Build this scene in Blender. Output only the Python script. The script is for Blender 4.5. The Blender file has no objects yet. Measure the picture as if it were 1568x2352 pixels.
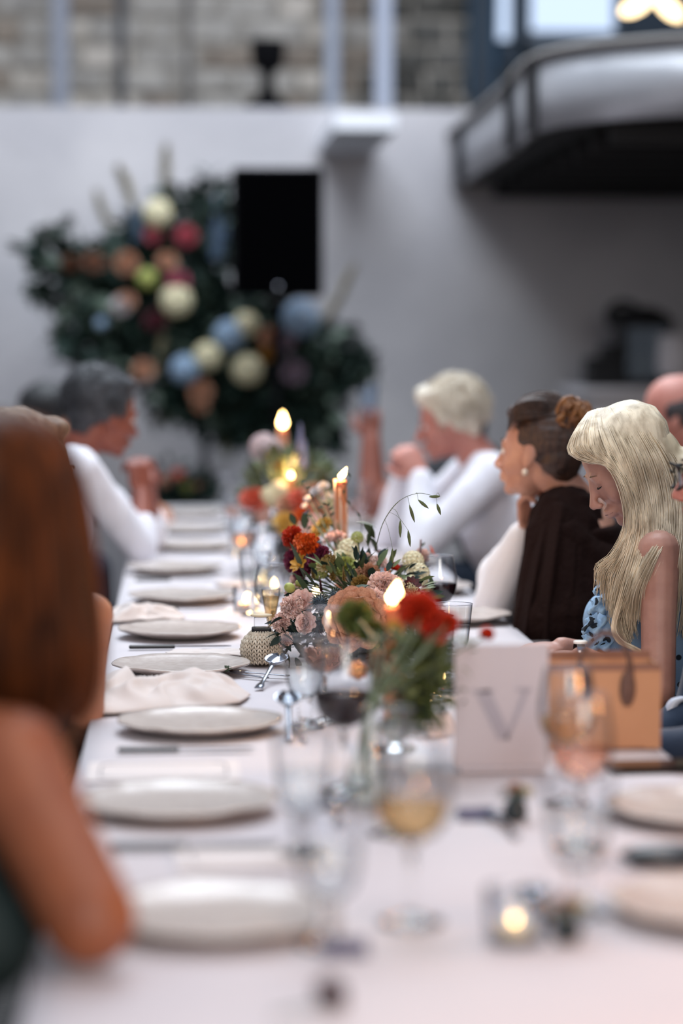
import bpy, bmesh, math, random
import numpy as np
from mathutils import Vector as V, Matrix, Euler, noise as mn
random.seed(7); RNG = np.random.RandomState(7)
sc = bpy.context.scene
C = bpy.context.collection
PI = math.pi

# ---------------------------------------------------------------- camera
F_PX = 85 / 36 * 2352
cam_d = bpy.data.cameras.new('camera'); cam = bpy.data.objects.new('camera', cam_d); C.objects.link(cam)
cam.location = (0, 0, 1.41)
cam.rotation_euler = (math.radians(90 - 3.95), 0, math.radians(-3.88))
cam_d.sensor_fit = 'VERTICAL'; cam_d.sensor_height = 36; cam_d.lens = 85
cam_d.clip_start = 0.05; cam_d.clip_end = 200
cam_d.dof.use_dof = True; cam_d.dof.focus_distance = 4.92; cam_d.dof.aperture_fstop = 1.3
sc.camera = cam
CR = cam.rotation_euler.to_matrix(); CO = V(cam.location)

def at(px, py, Y=None, z=None):
    d = CR @ V(((px - 784) / F_PX, -(py - 1176) / F_PX, -1))
    t = (Y - CO.y) / d.y if Y is not None else (z - CO.z) / d.z
    return CO + d * t
TZ = 0.75
def on(px, py, z=TZ): return at(px, py, z=z)

# ---------------------------------------------------------------- world, lights, exposure
w = bpy.data.worlds.new('world'); sc.world = w; w.use_nodes = True
bg = w.node_tree.nodes['Background']; bg.inputs[0].default_value = (.70, .81, 1.0, 1); bg.inputs[1].default_value = .48
def area(name, loc, target, size, power, col):
    l = bpy.data.lights.new(name, 'AREA'); l.shape = 'RECTANGLE'; l.size, l.size_y = size; l.energy = power; l.color = col
    o = bpy.data.objects.new(name, l); C.objects.link(o); o.location = loc
    o.rotation_euler = (V(target) - V(loc)).to_track_quat('-Z', 'Y').to_euler(); return o
area('skylight_daylight', (.4, 7.6, 5.2), (0.3, 6.9, 0), (3.0, 6.0), 320, (.84, .92, 1.0))
area('end_skylight_daylight', (.2, 11.2, 5.2), (.2, 12.9, 1.6), (3.4, 1.5), 125, (.84, .89, 1.0))
def lamp(name, loc, power, col, r=.05):
    l = bpy.data.lights.new(name, 'POINT'); l.energy = power; l.color = col; l.shadow_soft_size = r
    o = bpy.data.objects.new(name, l); C.objects.link(o); o.location = loc; return o
lamp('side_warm_fill', (1.25, 2.75, 1.12), 14, (1.0, .42, .14), .08)  # unseen source, added for the orange light on the nearest woman
area('warm_overhead_fill', (.5, 1.8, 3.4), (.3, 4.2, .8), (1.0, 1.0), 16, (1.0, .80, .66))  # added warm fill with no fixture, tints the near cloth
area('front_fill', (.9, -2.4, 2.5), (.4, 5.2, .9), (2.2, 1.6), 115, (1.0, .94, .88))  # unseen fill added behind the camera to lift the front faces
lamp('near_warm_fill', (.50, 1.92, .95), 3.2, (1, .46, .16), .03)  # added out of view to deepen the orange on the nearest arm
vs = sc.view_settings; vs.view_transform = 'Standard'; vs.look = 'None'; vs.gamma = 1; vs.use_curve_mapping = False
vs.exposure = 0.27
sc.cycles.use_denoising = True
sc.cycles.sample_clamp_indirect = 20; sc.cycles.max_bounces = 10; sc.cycles.transparent_max_bounces = 24
sc.cycles.caustics_reflective = False; sc.cycles.caustics_refractive = False

# ---------------------------------------------------------------- materials
def lin(c):
    if isinstance(c, str):
        c = [int(c[i:i + 2], 16) / 255 for i in (0, 2, 4)]
    return tuple((x / 12.92 if x <= .04045 else ((x + .055) / 1.055) ** 2.4) for x in c) + (1,)
MC = {}
def mat(name, col, rough=.6, metal=0, col2=None, scale=8, bump=0, bscale=40, stretch=None, spec=.5, sheen=0, sss=0, emit=None, estr=0, thr=None):
    if name in MC: return MC[name]
    m = bpy.data.materials.new(name); m.use_nodes = True; nt = m.node_tree; b = nt.nodes['Principled BSDF']
    b.inputs['Base Color'].default_value = lin(col); b.inputs['Roughness'].default_value = rough; b.inputs['Metallic'].default_value = metal
    b.inputs['Specular IOR Level'].default_value = spec
    if sheen: b.inputs['Sheen Weight'].default_value = sheen
    if sss:
        b.inputs['Subsurface Weight'].default_value = sss; b.inputs['Subsurface Radius'].default_value = (.02, .008, .004); b.inputs['Subsurface Scale'].default_value = 1
    if emit: b.inputs['Emission Color'].default_value = lin(emit); b.inputs['Emission Strength'].default_value = estr
    if col2 or bump:
        tc = nt.nodes.new('ShaderNodeTexCoord'); mp = nt.nodes.new('ShaderNodeMapping'); nt.links.new(tc.outputs['Object'], mp.inputs[0])
        if stretch: mp.inputs['Scale'].default_value = stretch
    if col2:
        n = nt.nodes.new('ShaderNodeTexNoise'); n.inputs['Scale'].default_value = scale; n.inputs['Detail'].default_value = 4
        nt.links.new(mp.outputs[0], n.inputs[0])
        r = nt.nodes.new('ShaderNodeValToRGB'); lo, hi = thr or (.35, .65)
        r.color_ramp.elements[0].position = lo; r.color_ramp.elements[0].color = lin(col)
        r.color_ramp.elements[1].position = hi; r.color_ramp.elements[1].color = lin(col2)
        nt.links.new(n.outputs[0], r.inputs[0]); nt.links.new(r.outputs[0], b.inputs['Base Color'])
    if bump:
        n2 = nt.nodes.new('ShaderNodeTexNoise'); n2.inputs['Scale'].default_value = bscale; n2.inputs['Detail'].default_value = 5
        nt.links.new(mp.outputs[0], n2.inputs[0])
        bp = nt.nodes.new('ShaderNodeBump'); bp.inputs['Strength'].default_value = bump; bp.inputs['Distance'].default_value = .01
        nt.links.new(n2.outputs[0], bp.inputs['Height']); nt.links.new(bp.outputs[0], b.inputs['Normal'])
    MC[name] = m; return m
def schlick(nt, f0, f1):
    lw = nt.nodes.new('ShaderNodeLayerWeight'); lw.inputs[0].default_value = .5
    pw = nt.nodes.new('ShaderNodeMath'); pw.operation = 'POWER'; pw.inputs[1].default_value = 5
    mr = nt.nodes.new('ShaderNodeMapRange'); mr.inputs[3].default_value = f0; mr.inputs[4].default_value = f1
    nt.links.new(lw.outputs['Facing'], pw.inputs[0]); nt.links.new(pw.outputs[0], mr.inputs[0]); return mr
def thin_glass(name, tint=(.97, .98, .99), edge=(.22, .23, .26)):
    if name in MC: return MC[name]
    m = bpy.data.materials.new(name); m.use_nodes = True; nt = m.node_tree; nt.nodes.clear()
    out = nt.nodes.new('ShaderNodeOutputMaterial'); mx = nt.nodes.new('ShaderNodeMixShader')
    tr = nt.nodes.new('ShaderNodeBsdfTransparent'); gl = nt.nodes.new('ShaderNodeBsdfGlossy'); gl.inputs['Roughness'].default_value = .03
    fr = schlick(nt, .07, .8)
    lw = nt.nodes.new('ShaderNodeLayerWeight'); lw.inputs[0].default_value = .5
    rp = nt.nodes.new('ShaderNodeValToRGB'); rp.color_ramp.elements[0].color = tint + (1,); rp.color_ramp.elements[1].color = edge + (1,)
    rp.color_ramp.elements[0].position = .32; rp.color_ramp.elements[1].position = .93
    nt.links.new(lw.outputs['Facing'], rp.inputs[0]); nt.links.new(rp.outputs[0], tr.inputs[0])
    nt.links.new(fr.outputs[0], mx.inputs[0]); nt.links.new(tr.outputs[0], mx.inputs[1]); nt.links.new(gl.outputs[0], mx.inputs[2])
    nt.links.new(mx.outputs[0], out.inputs[0]); MC[name] = m; return m
def solid_glass(name='solid_glass', col=(1, 1, 1)):
    if name in MC: return MC[name]
    m = bpy.data.materials.new(name); m.use_nodes = True; b = m.node_tree.nodes['Principled BSDF']
    b.inputs['Base Color'].default_value = col + (1,); b.inputs['Roughness'].default_value = .02; b.inputs['Transmission Weight'].default_value = 1; b.inputs['IOR'].default_value = 1.45
    MC[name] = m; return m
def liquid(name, tint, dens=.0, body=(.5, .3, .2)):
    """clear tinted drink: transparent tint with a little scattered body colour and surface gloss"""
    if name in MC: return MC[name]
    m = bpy.data.materials.new(name); m.use_nodes = True; nt = m.node_tree; nt.nodes.clear()
    out = nt.nodes.new('ShaderNodeOutputMaterial'); mx = nt.nodes.new('ShaderNodeMixShader'); mx2 = nt.nodes.new('ShaderNodeMixShader')
    tr = nt.nodes.new('ShaderNodeBsdfTransparent'); tr.inputs[0].default_value = tint + (1,)
    df = nt.nodes.new('ShaderNodeBsdfDiffuse'); df.inputs[0].default_value = body + (1,)
    gl = nt.nodes.new('ShaderNodeBsdfGlossy'); gl.inputs['Roughness'].default_value = .02
    fr = schlick(nt, .02, .7)
    mx.inputs[0].default_value = dens
    nt.links.new(tr.outputs[0], mx.inputs[1]); nt.links.new(df.outputs[0], mx.inputs[2])
    nt.links.new(fr.outputs[0], mx2.inputs[0]); nt.links.new(mx.outputs[0], mx2.inputs[1]); nt.links.new(gl.outputs[0], mx2.inputs[2])
    nt.links.new(mx2.outputs[0], out.inputs[0]); MC[name] = m; return m
def flame_mat(name, col, s):
    if name in MC: return MC[name]
    m = bpy.data.materials.new(name); m.use_nodes = True; nt = m.node_tree; nt.nodes.clear()
    out = nt.nodes.new('ShaderNodeOutputMaterial'); e = nt.nodes.new('ShaderNodeEmission'); e.inputs[0].default_value = col + (1,); e.inputs[1].default_value = s
    nt.links.new(e.outputs[0], out.inputs[0]); MC[name] = m; return m

# ---------------------------------------------------------------- mesh builder
class MB:
    def __init__(s): s.v = []; s.f = []
    def add(s, v, f):
        n = len(s.v); s.v += [tuple(x) for x in v]; s.f += [tuple(i + n for i in q) for q in f]; return s
    def box(s, c, size, M=None):
        c = V(c); a = [V((x * size[0] / 2, y * size[1] / 2, z * size[2] / 2)) for x in (-1, 1) for y in (-1, 1) for z in (-1, 1)]
        if M is not None: a = [M @ p for p in a]
        return s.add([c + p for p in a], [(0, 1, 3, 2), (4, 6, 7, 5), (0, 4, 5, 1), (2, 3, 7, 6), (0, 2, 6, 4), (1, 5, 7, 3)])
    def grid(s, P):      # P: rows of points
        n, m = len(P), len(P[0])
        return s.add([p for r in P for p in r], [(i * m + j, i * m + j + 1, (i + 1) * m + j + 1, (i + 1) * m + j) for i in range(n - 1) for j in range(m - 1)])
    def rings(s, R, cap=True):   # list of closed rings
        n, m = len(R), len(R[0])
        f = [(i * m + j, i * m + (j + 1) % m, (i + 1) * m + (j + 1) % m, (i + 1) * m + j) for i in range(n - 1) for j in range(m)]
        if cap: f += [tuple(range(m))[::-1], tuple((n - 1) * m + j for j in range(m))]
        return s.add([p for r in R for p in r], f)
    def lathe(s, prof, c=(0, 0, 0), n=28, cap=False, M=None):
        c = V(c); R = []
        for r, z in prof:
            ring = [V((r * math.cos(2 * PI * k / n), r * math.sin(2 * PI * k / n), z)) for k in range(n)]
            if M is not None: ring = [M @ p for p in ring]
            R.append([c + p for p in ring])
        return s.rings(R, cap)
    def tube(s, pts, rad, n=8, cap=True):
        pts = [V(p) for p in pts]; k = len(pts)
        rad = rad if isinstance(rad, (list, tuple)) else [rad] * k
        R = []; prev = None
        for i, p in enumerate(pts):
            t = (pts[min(i + 1, k - 1)] - pts[max(i - 1, 0)]).normalized()
            if prev is None:
                u = t.orthogonal().normalized()
            else:
                u = prev - t * prev.dot(t); u = u.normalized() if u.length > 1e-6 else t.orthogonal().normalized()
            prev = u; q = t.cross(u)
            R.append([p + (u * math.cos(2 * PI * a / n) + q * math.sin(2 * PI * a / n)) * rad[i] for a in range(n)])
        return s.rings(R, cap)
    def ell(s, c, r, M=None, n=16, m=10):
        c = V(c); R = []
        for i in range(1, m):
            th = PI * i / m
            ring = [V((r[0] * math.sin(th) * math.cos(2 * PI * k / n), r[1] * math.sin(th) * math.sin(2 * PI * k / n), r[2] * math.cos(th))) for k in range(n)]
            if M is not None: ring = [M @ p for p in ring]
            R.append([c + p for p in ring])
        return s.rings(R, True)
    def limb(s, pts, rad, n=14):
        s.tube(pts, rad, n)
        for p, r in zip(pts, rad): s.ell(p, (r, r, r), n=12, m=8)
        return s
    def prism(s, poly, z0, z1):
        n = len(poly)
        return s.add([(x, y, z0) for x, y in poly] + [(x, y, z1) for x, y in poly],
                     [tuple(range(n))[::-1], tuple(range(n, 2 * n))] + [(i, (i + 1) % n, n + (i + 1) % n, n + i) for i in range(n)])
    def mesh(s, name, mt=None, smooth=True):
        me = bpy.data.meshes.new(name); me.from_pydata(s.v, [], s.f); me.update()
        bm = bmesh.new(); bm.from_mesh(me); bmesh.ops.recalc_face_normals(bm, faces=bm.faces); bm.to_mesh(me); bm.free()
        if mt: me.materials.append(mt)
        if smooth: me.polygons.foreach_set('use_smooth', [True] * len(me.polygons))
        return me
    def build(s, name, mt, parent=None, smooth=True, world=False, bevel=0):
        if world and parent is not None:
            o0 = parent.location; s.v = [(a - o0.x, b - o0.y, c - o0.z) for a, b, c in s.v]
        o = bpy.data.objects.new(name, s.mesh(name, mt, smooth)); C.objects.link(o)
        if parent is not None: o.parent = parent
        if bevel:
            b = o.modifiers.new('bevel', 'BEVEL'); b.width = bevel; b.segments = 2; b.limit_method = 'ANGLE'
        return o
def remesh(mb, voxel, it, name, mt, parent, disp=None):
    """union of the closed shapes as one continuous skin; vertices are in world space"""
    me = mb.mesh('tmp'); o = bpy.data.objects.new('tmp', me); C.objects.link(o)
    r = o.modifiers.new('r', 'REMESH'); r.mode = 'VOXEL'; r.voxel_size = voxel; r.use_smooth_shade = True
    sm = o.modifiers.new('s', 'SMOOTH'); sm.factor = .5; sm.iterations = it
    dg = bpy.context.evaluated_depsgraph_get(); dg.update()
    nm = bpy.data.meshes.new_from_object(o.evaluated_get(dg)); bpy.data.objects.remove(o); bpy.data.meshes.remove(me)
    n = len(nm.vertices); co = np.empty(n * 3, 'f'); nm.vertices.foreach_get('co', co); co = co.reshape(-1, 3)
    if disp:
        no = np.empty(n * 3, 'f'); nm.vertex_normals.foreach_get('vector', no); no = no.reshape(-1, 3)
        d = np.array([disp(V(p)) for p in co.tolist()], 'f'); co += no * d[:, None]
    p0 = np.array(parent.location, 'f') if parent is not None else 0
    nm.vertices.foreach_set('co', (co - p0).ravel()); nm.name = name
    nm.materials.clear(); nm.materials.append(mt)
    nm.polygons.foreach_set('use_smooth', [True] * len(nm.polygons)); nm.update()
    ob = bpy.data.objects.new(name, nm); C.objects.link(ob)
    if parent is not None: ob.parent = parent
    return ob
def tag(o, label=None, cat=None, group=None, kind=None):
    for k, v in (('label', label), ('category', cat), ('group', group), ('kind', kind)):
        if v: o[k] = v
    return o
def thing(name, label, cat, loc=(0, 0, 0), rz=0, group=None):
    o = bpy.data.objects.new(name, None); C.objects.link(o); o.location = loc; o.rotation_euler = (0, 0, rz); o.empty_display_size = .05
    return tag(o, label, cat, group)
def copy_tree(o, parent=None):
    c = o.copy(); C.objects.link(c); c.parent = parent
    for ch in list(o.children): copy_tree(ch, c)
    return c
def place(o, label, loc, rz=0, first=None, group=None, scale=None):
    r = copy_tree(o) if not first else o
    r.location = loc; r.rotation_euler = (0, 0, rz); r['label'] = label
    if scale: r.scale = (scale,) * 3
    if group: r['group'] = group
    return r
def struct(o, label=None): o['kind'] = 'structure'; return o
def catmull(P, k):
    P = [V(p) for p in P]; out = []; n = len(P)
    for i in range(k):
        t = i / (k - 1) * (n - 1); j = min(int(t), n - 2); t -= j
        a, b, c, d = P[max(j - 1, 0)], P[j], P[j + 1], P[min(j + 2, n - 1)]
        out.append(.5 * ((2 * b) + (c - a) * t + (2 * a - 5 * b + 4 * c - d) * t * t + (3 * b - a - 3 * c + d) * t ** 3))
    return out

# ---------------------------------------------------------------- palette
WHITE_CLOTH = mat('white_linen', 'cdc6c8', .85, col2='c5bfc3', scale=3, bump=.12, bscale=220)
PLASTER = mat('rough_plaster', 'bfbcbd', .9, col2='a9a7aa', scale=1.2, bump=.5, bscale=14)
FLOOR = mat('stone_floor', '34302e', .8, col2='282523', scale=2, bump=.3, bscale=20)
BLACK = mat('black_plastic', '040406', .8, spec=.1)
DARKM = mat('dark_metal', '1b1d22', .4, .6)
STEEL = mat('polished_steel', '9a9da6', .16, 1)
CERAMIC = mat('speckled_ceramic', 'b8aca5', .22, col2='c4b9b2', scale=60, bump=.05, bscale=30)
WAX = mat('orange_wax', 'd98a5e', .45, col2='cf7a4c', scale=12, sss=.3)
WICK = mat('wick', '1a120c', .9)
FLAME = flame_mat('flame_light', (1.0, .62, .22), 26)
LEAF = mat('leaf_green', '4c5c38', .55, col2='6c7748', scale=14)
LEAFD = mat('leaf_dark_green', '16241f', .7, col2='263a33', scale=9, spec=.25)
STEMG = mat('stem_green', '4d5a36', .6)
GLASS = thin_glass('clear_glass')
SGLASS = solid_glass()
RED = liquid('red_wine', (.10, .004, .008), .55, (.02, .003, .006))
ROSE = liquid('rose_wine', (.95, .70, .58), .12, (.8, .42, .3))
GOLD = liquid('white_wine', (.90, .74, .50), .14, (.62, .42, .2))
WATER = liquid('water', (.95, .97, .97), .02, (.8, .8, .8))

# ================================================================ THE ROOM
Y0 = 13.0; LEDGE = 2.67
struct(MB().box((1, 6, -.05), (10, 16, .1)).build('floor', FLOOR, smooth=False))
struct(MB().box((1, Y0 + .2, LEDGE / 2), (10, .4, LEDGE)).build('wall_back', PLASTER, smooth=False))
struct(MB().box((-4.1, 6.5, 2.75), (.2, 17, 5.5)).build('wall_left', PLASTER, smooth=False))
struct(MB().box((6.1, 6.5, 2.75), (.2, 17, 5.5)).build('wall_right', PLASTER, smooth=False))
struct(MB().box((1, Y0 + 1.3, LEDGE - .1), (10, 1.8, .2)).build('ledge_floor', mat('ledge_stone', 'b9b7b4', .85), smooth=False))
MORTAR = mat('lime_mortar', 'a9a399', .95, col2='8f897f', scale=6, bump=.6, bscale=30)
wu = struct(MB().box((-1.15, 15.15, 4.1), (5.9, .2, 2.9)).build('wall_upper', MORTAR, smooth=False))
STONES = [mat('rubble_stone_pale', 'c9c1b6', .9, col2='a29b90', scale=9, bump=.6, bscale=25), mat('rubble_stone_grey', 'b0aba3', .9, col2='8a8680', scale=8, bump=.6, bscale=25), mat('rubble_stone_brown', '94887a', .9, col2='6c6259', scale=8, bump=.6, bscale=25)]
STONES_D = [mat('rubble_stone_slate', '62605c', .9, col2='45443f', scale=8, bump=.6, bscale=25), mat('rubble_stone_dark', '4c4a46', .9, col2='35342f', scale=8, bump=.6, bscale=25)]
z = 2.66
while z < 4.15:
    h = random.uniform(.11, .19); x = -1.35 + random.uniform(-.2, 0)
    while x < 1.75:
        wd = random.uniform(.18, .42); mb = MB()
        cx, cz = x + wd / 2, z + h / 2
        bx = []
        for sx in (-1, 1):
            for sz in (-1, 1):
                bx.append((cx + sx * (wd / 2 - .012) + random.uniform(-.012, .012), cz + sz * (h / 2 - .012) + random.uniform(-.012, .012)))
        (a, b, c_, d) = bx; dep = random.uniform(.02, .06)
        back = [(p[0], 15.08, p[1]) for p in (a, c_, d, b)]
        frt = [(cx + (p[0] - cx) * .82, 15.05 - dep, cz + (p[1] - cz) * .74) for p in (a, c_, d, b)]
        mid = [(p[0], 15.05 - dep * .4, p[1]) for p in (a, c_, d, b)]
        mb.rings([back, mid, frt])
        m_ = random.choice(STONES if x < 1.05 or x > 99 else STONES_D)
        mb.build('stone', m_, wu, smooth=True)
        x += wd
    z += h
# panelled upper wall on the right with its two bright windows
PANEL = mat('blue_grey_panel', '22323f', .7, col2='1a2733', scale=3)
wp = struct(MB().box((1.86, 15.0, 4.1), (.12, .5, 2.9)).box((4.1, 15.15, 2.95), (4.4, .2, .7)).box((2.135, 15.15, 4.3), (.10, .2, 2.2)).box((4.5, 15.15, 4.3), (3.5, .2, 2.2)).box((2.4, 15.15, 5.2), (1.4, .2, .5)).build('wall_panelled', PANEL, smooth=False))
SKYP = flame_mat('window_daylight', (.62, .76, 1.0), 1.05)
FRAME = mat('window_frame_blue', '3c4a58', .6)
def window(name, x0, x1, z0, z1, curtain=False):
    f = MB(); t = .035
    f.box(((x0 + x1) / 2, 15.03, z0), (x1 - x0 + 2 * t, .06, t)).box(((x0 + x1) / 2, 15.03, z1), (x1 - x0 + 2 * t, .06, t))
    f.box((x0 - t / 2, 15.03, (z0 + z1) / 2), (t, .06, z1 - z0)).box((x1 + t / 2, 15.03, (z0 + z1) / 2), (t, .06, z1 - z0))
    o = struct(f.build(name, FRAME, smooth=False))
    MB().box(((x0 + x1) / 2, 15.1, (z0 + z1) / 2), (x1 - x0, .02, z1 - z0)).build('pane', SKYP, o, smooth=False)
    return o
window('window_1', 2.19, 2.72, 3.33, 4.9); window('window_2', 1.93, 2.07, 3.17, 4.9)
cur = MB(); rows = []
for i in range(14):
    zz = 4.5 - i * .125; rows.append([(1.80 + k * .012 - (i / 14) * .02, 14.86 + .02 * math.sin(k * 1.3), zz) for k in range(16)])
cur.grid(rows); o = cur.build('curtain', mat('blue_curtain', '2f5a78', .8)); tag(o, 'deep blue curtain hanging beside the narrow bright upper window', 'curtain')
s = o.modifiers.new('s', 'SOLIDIFY'); s.thickness = .004
# upright pipes and posts in front of the stone wall
for px, wd, col, nm, lab in ((140, .10, '7e828c', 'upright_post', 'wide blue-grey post before the stone wall, leftmost of the posts'), (278, .055, '3f434b', 'drain_pipe', 'dark grey pipe on the stone wall beside a small brown jar'),
                        (432, .035, '5d5a58', 'drain_pipe', 'thin brown-grey pipe between the dark pipe and the black goblet urn'), (762, .08, '8f96a3', 'upright_post', 'pale grey post just right of the black goblet urn'),
                        (880, .10, 'aeb5c4', 'upright_post', 'white post standing where pale stone meets dark stone')):
    p = at(px, 200, Y=14.7); m_ = MB()
    if 'pipe' in nm: m_.tube([(p.x, 14.7, LEDGE), (p.x, 14.7, 5.3)], wd / 2, 14)
    else: m_.box((p.x, 14.7, (LEDGE + 5.3) / 2), (wd, wd, 5.3 - LEDGE))
    e = thing(nm, lab, 'post' if 'post' in nm else 'pipe', (p.x, 14.7, LEDGE))
    m_.build('shaft', mat(nm + col, col, .6), e, world=True, smooth='pipe' in nm, bevel=.006 if 'post' in nm else 0)
    MB().box((p.x, 14.7, LEDGE + .012), (wd * 1.5, wd * 1.5, .024)).build('foot_plate', mat(nm + col, col, .6), e, world=True, smooth=False)
p = at(296, 240, Y=14.2)
t = thing('jar', 'small brown jar on the ledge at the foot of the dark pipe', 'jar', (p.x, 14.2, LEDGE))
MB().lathe([(.03, 0), (.055, .03), (.06, .07), (.035, .1), (.03, .11)], n=18, cap=True).build('body', mat('brown_glaze', '5b4636', .4), t)
MB().lathe([(.034, .108), (.034, .118), (.01, .13)], n=18, cap=True).build('lid', mat('brown_glaze', '5b4636', .4), t)
# black goblet shaped urn on the ledge
p = at(615, 250, Y=13.12)
t = thing('urn', 'black goblet-shaped urn standing on top of the plaster wall', 'urn', (p.x, 13.12, LEDGE))
t.scale = (1.1, 1.0, 1.06)
MB().lathe([(.105, 0), (.105, .035), (.075, .06), (.045, .08), (.036, .1)], n=28, cap=True).build('base', BLACK, t)
MB().lathe([(.036, .1), (.03, .15), (.036, .19)], n=20, cap=True).build('stem', BLACK, t)
MB().lathe([(.03, .19), (.065, .205), (.083, .25), (.085, .34), (.088, .35), (.08, .35), (.075, .26), (.03, .22)], n=28, cap=True).build('bowl', BLACK, t)
# projecting beam end on the wall
a = at(840, 300, Y=11.6); zb = a.z
beam = struct(MB().box((a.x, (11.6 + Y0) / 2, zb + .04), (.30, Y0 - 11.6, .08)).build('trim_1', mat('beam_paint', 'dfe1e6', .7), smooth=False, bevel=.006))
# ---- gallery with curved fascia
GZ = 2.25; GT = 2.53
edge = [(1.50, 13.0), (1.49, 11.8), (1.475, 10.6), (1.46, 10.2), (1.44, 9.75), (1.46, 9.45), (1.52, 9.25), (1.64, 9.07), (1.82, 8.92), (1.98, 8.82), (2.14, 8.6), (2.25, 8.2), (2.3, 7.4), (2.32, 6.0), (2.32, 4.2), (2.32, 2.6)]  # run past the rounded corner is unseen, shaped to shade the wall
E = [V((x, y, 0)) for x, y in edge]; E = catmull(E, 60)
slab = MB().prism([(p.x, p.y) for p in E] + [(6.0, 2.6), (6.0, 13.0)], GZ + .02, GT - .03)
gal = slab.build('gallery_floor', mat('gallery_dark_boards', '1d1b1b', .8, col2='141314', scale=3), smooth=False); struct(gal)
FASC = mat('galvanised_fascia', 'b4b4b8', .35, .3, col2='9b9ca1', scale=1.5, bump=.05, bscale=4)
def fascia(i0, i1, mt, off=.0, z0=GZ, z1=GT, th=.03):
    R = []
    for i in range(i0, i1 + 1):
        p = E[i]; t_ = (E[min(i + 1, 59)] - E[max(i - 1, 0)]).normalized(); n_ = V((t_.y, -t_.x, 0))
        if (p + n_ * .1 - V((4, 11, 0))).length < (p - n_ * .1 - V((4, 11, 0))).length: n_ = -n_
        q0 = p + n_ * (off + th); q1 = p + n_ * off
        R.append([(q0.x, q0.y, z0), (q0.x, q0.y, z1), (q1.x, q1.y, z1), (q1.x, q1.y, z0)])
    return MB().rings(R)
idx = lambda Yv: min(range(60), key=lambda i: abs(E[i].y - Yv) )
ia, ib = idx(10.35), idx(9.55)
fascia(0, ia - 1, FASC).build('fascia_panel', FASC, gal); fascia(ia, ib - 1, FASC).build('fascia_panel', FASC, gal); fascia(ib, 59, FASC).build('fascia_panel', FASC, gal)
for k in (ia, ib, idx(12.3)):
    p = E[k]; MB().box((p.x - .045, p.y, (GZ + GT) / 2), (.05, .06, GT - GZ + .01)).build('fascia_post', DARKM, gal, smooth=False, bevel=.004)
for yy in np.arange(9.2, 12.9, .42):
    MB().box((3.8, yy, GZ - .03), (4.3, .07, .09)).build('joist', mat('joist_black', '151416', .8), gal, smooth=False)
fascia(0, 59, FASC, off=.012, z0=GT, z1=GT + .018, th=.045).build('coping', mat('coping_grey', '86827f', .6), gal)
# warm bulbs above the gallery
for (px, py, rx, lab) in ((1462, 12, 62, 'warm elongated lamp bulb above the gallery, left one of the pair at top'), (1535, 18, -50, 'warm elongated lamp bulb above the gallery, right one of the pair at top')):
    p = at(px, py, Y=9.6)
    t = thing('lamp_bulb', lab, 'lamp', tuple(p)); t.rotation_euler = (0, math.radians(rx), 0)
    MB().lathe([(.004, -.075), (.022, -.06), (.034, -.03), (.036, .01), (.026, .05), (.016, .065)], n=18, cap=True).build('bulb', flame_mat('warm_bulb', (1.0, .74, .42), 3.2), t)
    MB().lathe([(.018, .06), (.018, .095), (.008, .105)], n=14, cap=True).build('socket', DARKM, t)
    d_ = MB().tube([(0, 0, .1), (0, 0, .5)], .004, 6).build('cable', BLACK, t); d_.rotation_euler = (0, math.radians(-rx), 0)
lamp('gallery_bulbs', tuple(at(1500, 15, Y=9.3)), 6, (1, .7, .42), .08)
# white sideboard under the gallery with the black lantern and a white lampshade
sb = thing('sideboard', 'white sideboard against the shaded wall under the gallery', 'sideboard', (2.9, 12.2, 0))
zs = at(1400, 890, Y=11.8).z
WP = mat('white_paint', 'd8d4d6', .6)
xl = at(1335, 900, Y=11.8).x
MB().box(((xl + 4.4) / 2, 12.15, zs - .02), (4.4 - xl, .72, .04)).build('top', WP, sb, world=True, smooth=False, bevel=.005)
MB().box(((xl + 4.4) / 2 + .02, 12.17, (zs - .04) / 2 + .03), (4.4 - xl - .08, .64, zs - .1)).build('body', WP, sb, world=True, smooth=False)
for k in range(4):
    wq = (4.4 - xl - .16) / 4; x0 = xl + .08 + wq * k
    d_ = MB().box((x0 + wq / 2, 11.84, zs / 2), (wq - .02, .02, zs - .25)).build('door', WP, sb, world=True, smooth=False, bevel=.004)
    k_ = MB().ell((x0 + wq - .06 - sb.location.x, 11.82 - 12.2, zs / 2), (.014, .014, .014), n=10, m=6).build('knob', DARKM, d_)
lp = at(1440, 885, Y=11.95)
lt = thing('lantern', 'black stepped lantern with a glazed front on the white sideboard', 'lantern', (lp.x, 12.0, zs))
BL = mat('lantern_black', '08080b', .7)
f_ = 12 / F_PX
MB().box((-.11, 0, .075), (.17, .22, .15)).box((-.07, 0, .17), (.10, .2, .08)).build('base', BL, lt, smooth=False, bevel=.01)
MB().box((.1, .09, .15), (.28, .03, .3)).box((-.025, 0, .17), (.03, .2, .28)).box((.2, 0, .17), (.035, .2, .28)).box((.09, 0, .315), (.26, .2, .04)).box((.09, 0, .02), (.26, .2, .04)).build('frame', BL, lt, smooth=False, bevel=.006)
MB().box((.085, -.09, .165), (.2, .006, .26)).build('glass', thin_glass('lantern_glass', (.6, .62, .62), (.4, .4, .4)), lt, smooth=False)
MB().lathe([(.04, 0), (.04, .12), (.03, .125)], c=(.085, 0, .04), n=16, cap=True).build('candle', mat('grey_wax', '8d8878', .6), lt)
MB().lathe([(.16, .335), (.12, .37), (.05, .4)], c=(.08, 0, 0), n=4, cap=True).build('roof', BL, lt, smooth=False)
MB().tube(catmull([(-.07, 0, .3), (-.09, 0, .37), (-.03, 0, .42), (.05, 0, .4)], 14), .016, 8).box((-.05, 0, .36), (.09, .05, .06)).build('handle', BL, lt)
p = at(1570, 850, Y=11.7)
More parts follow.
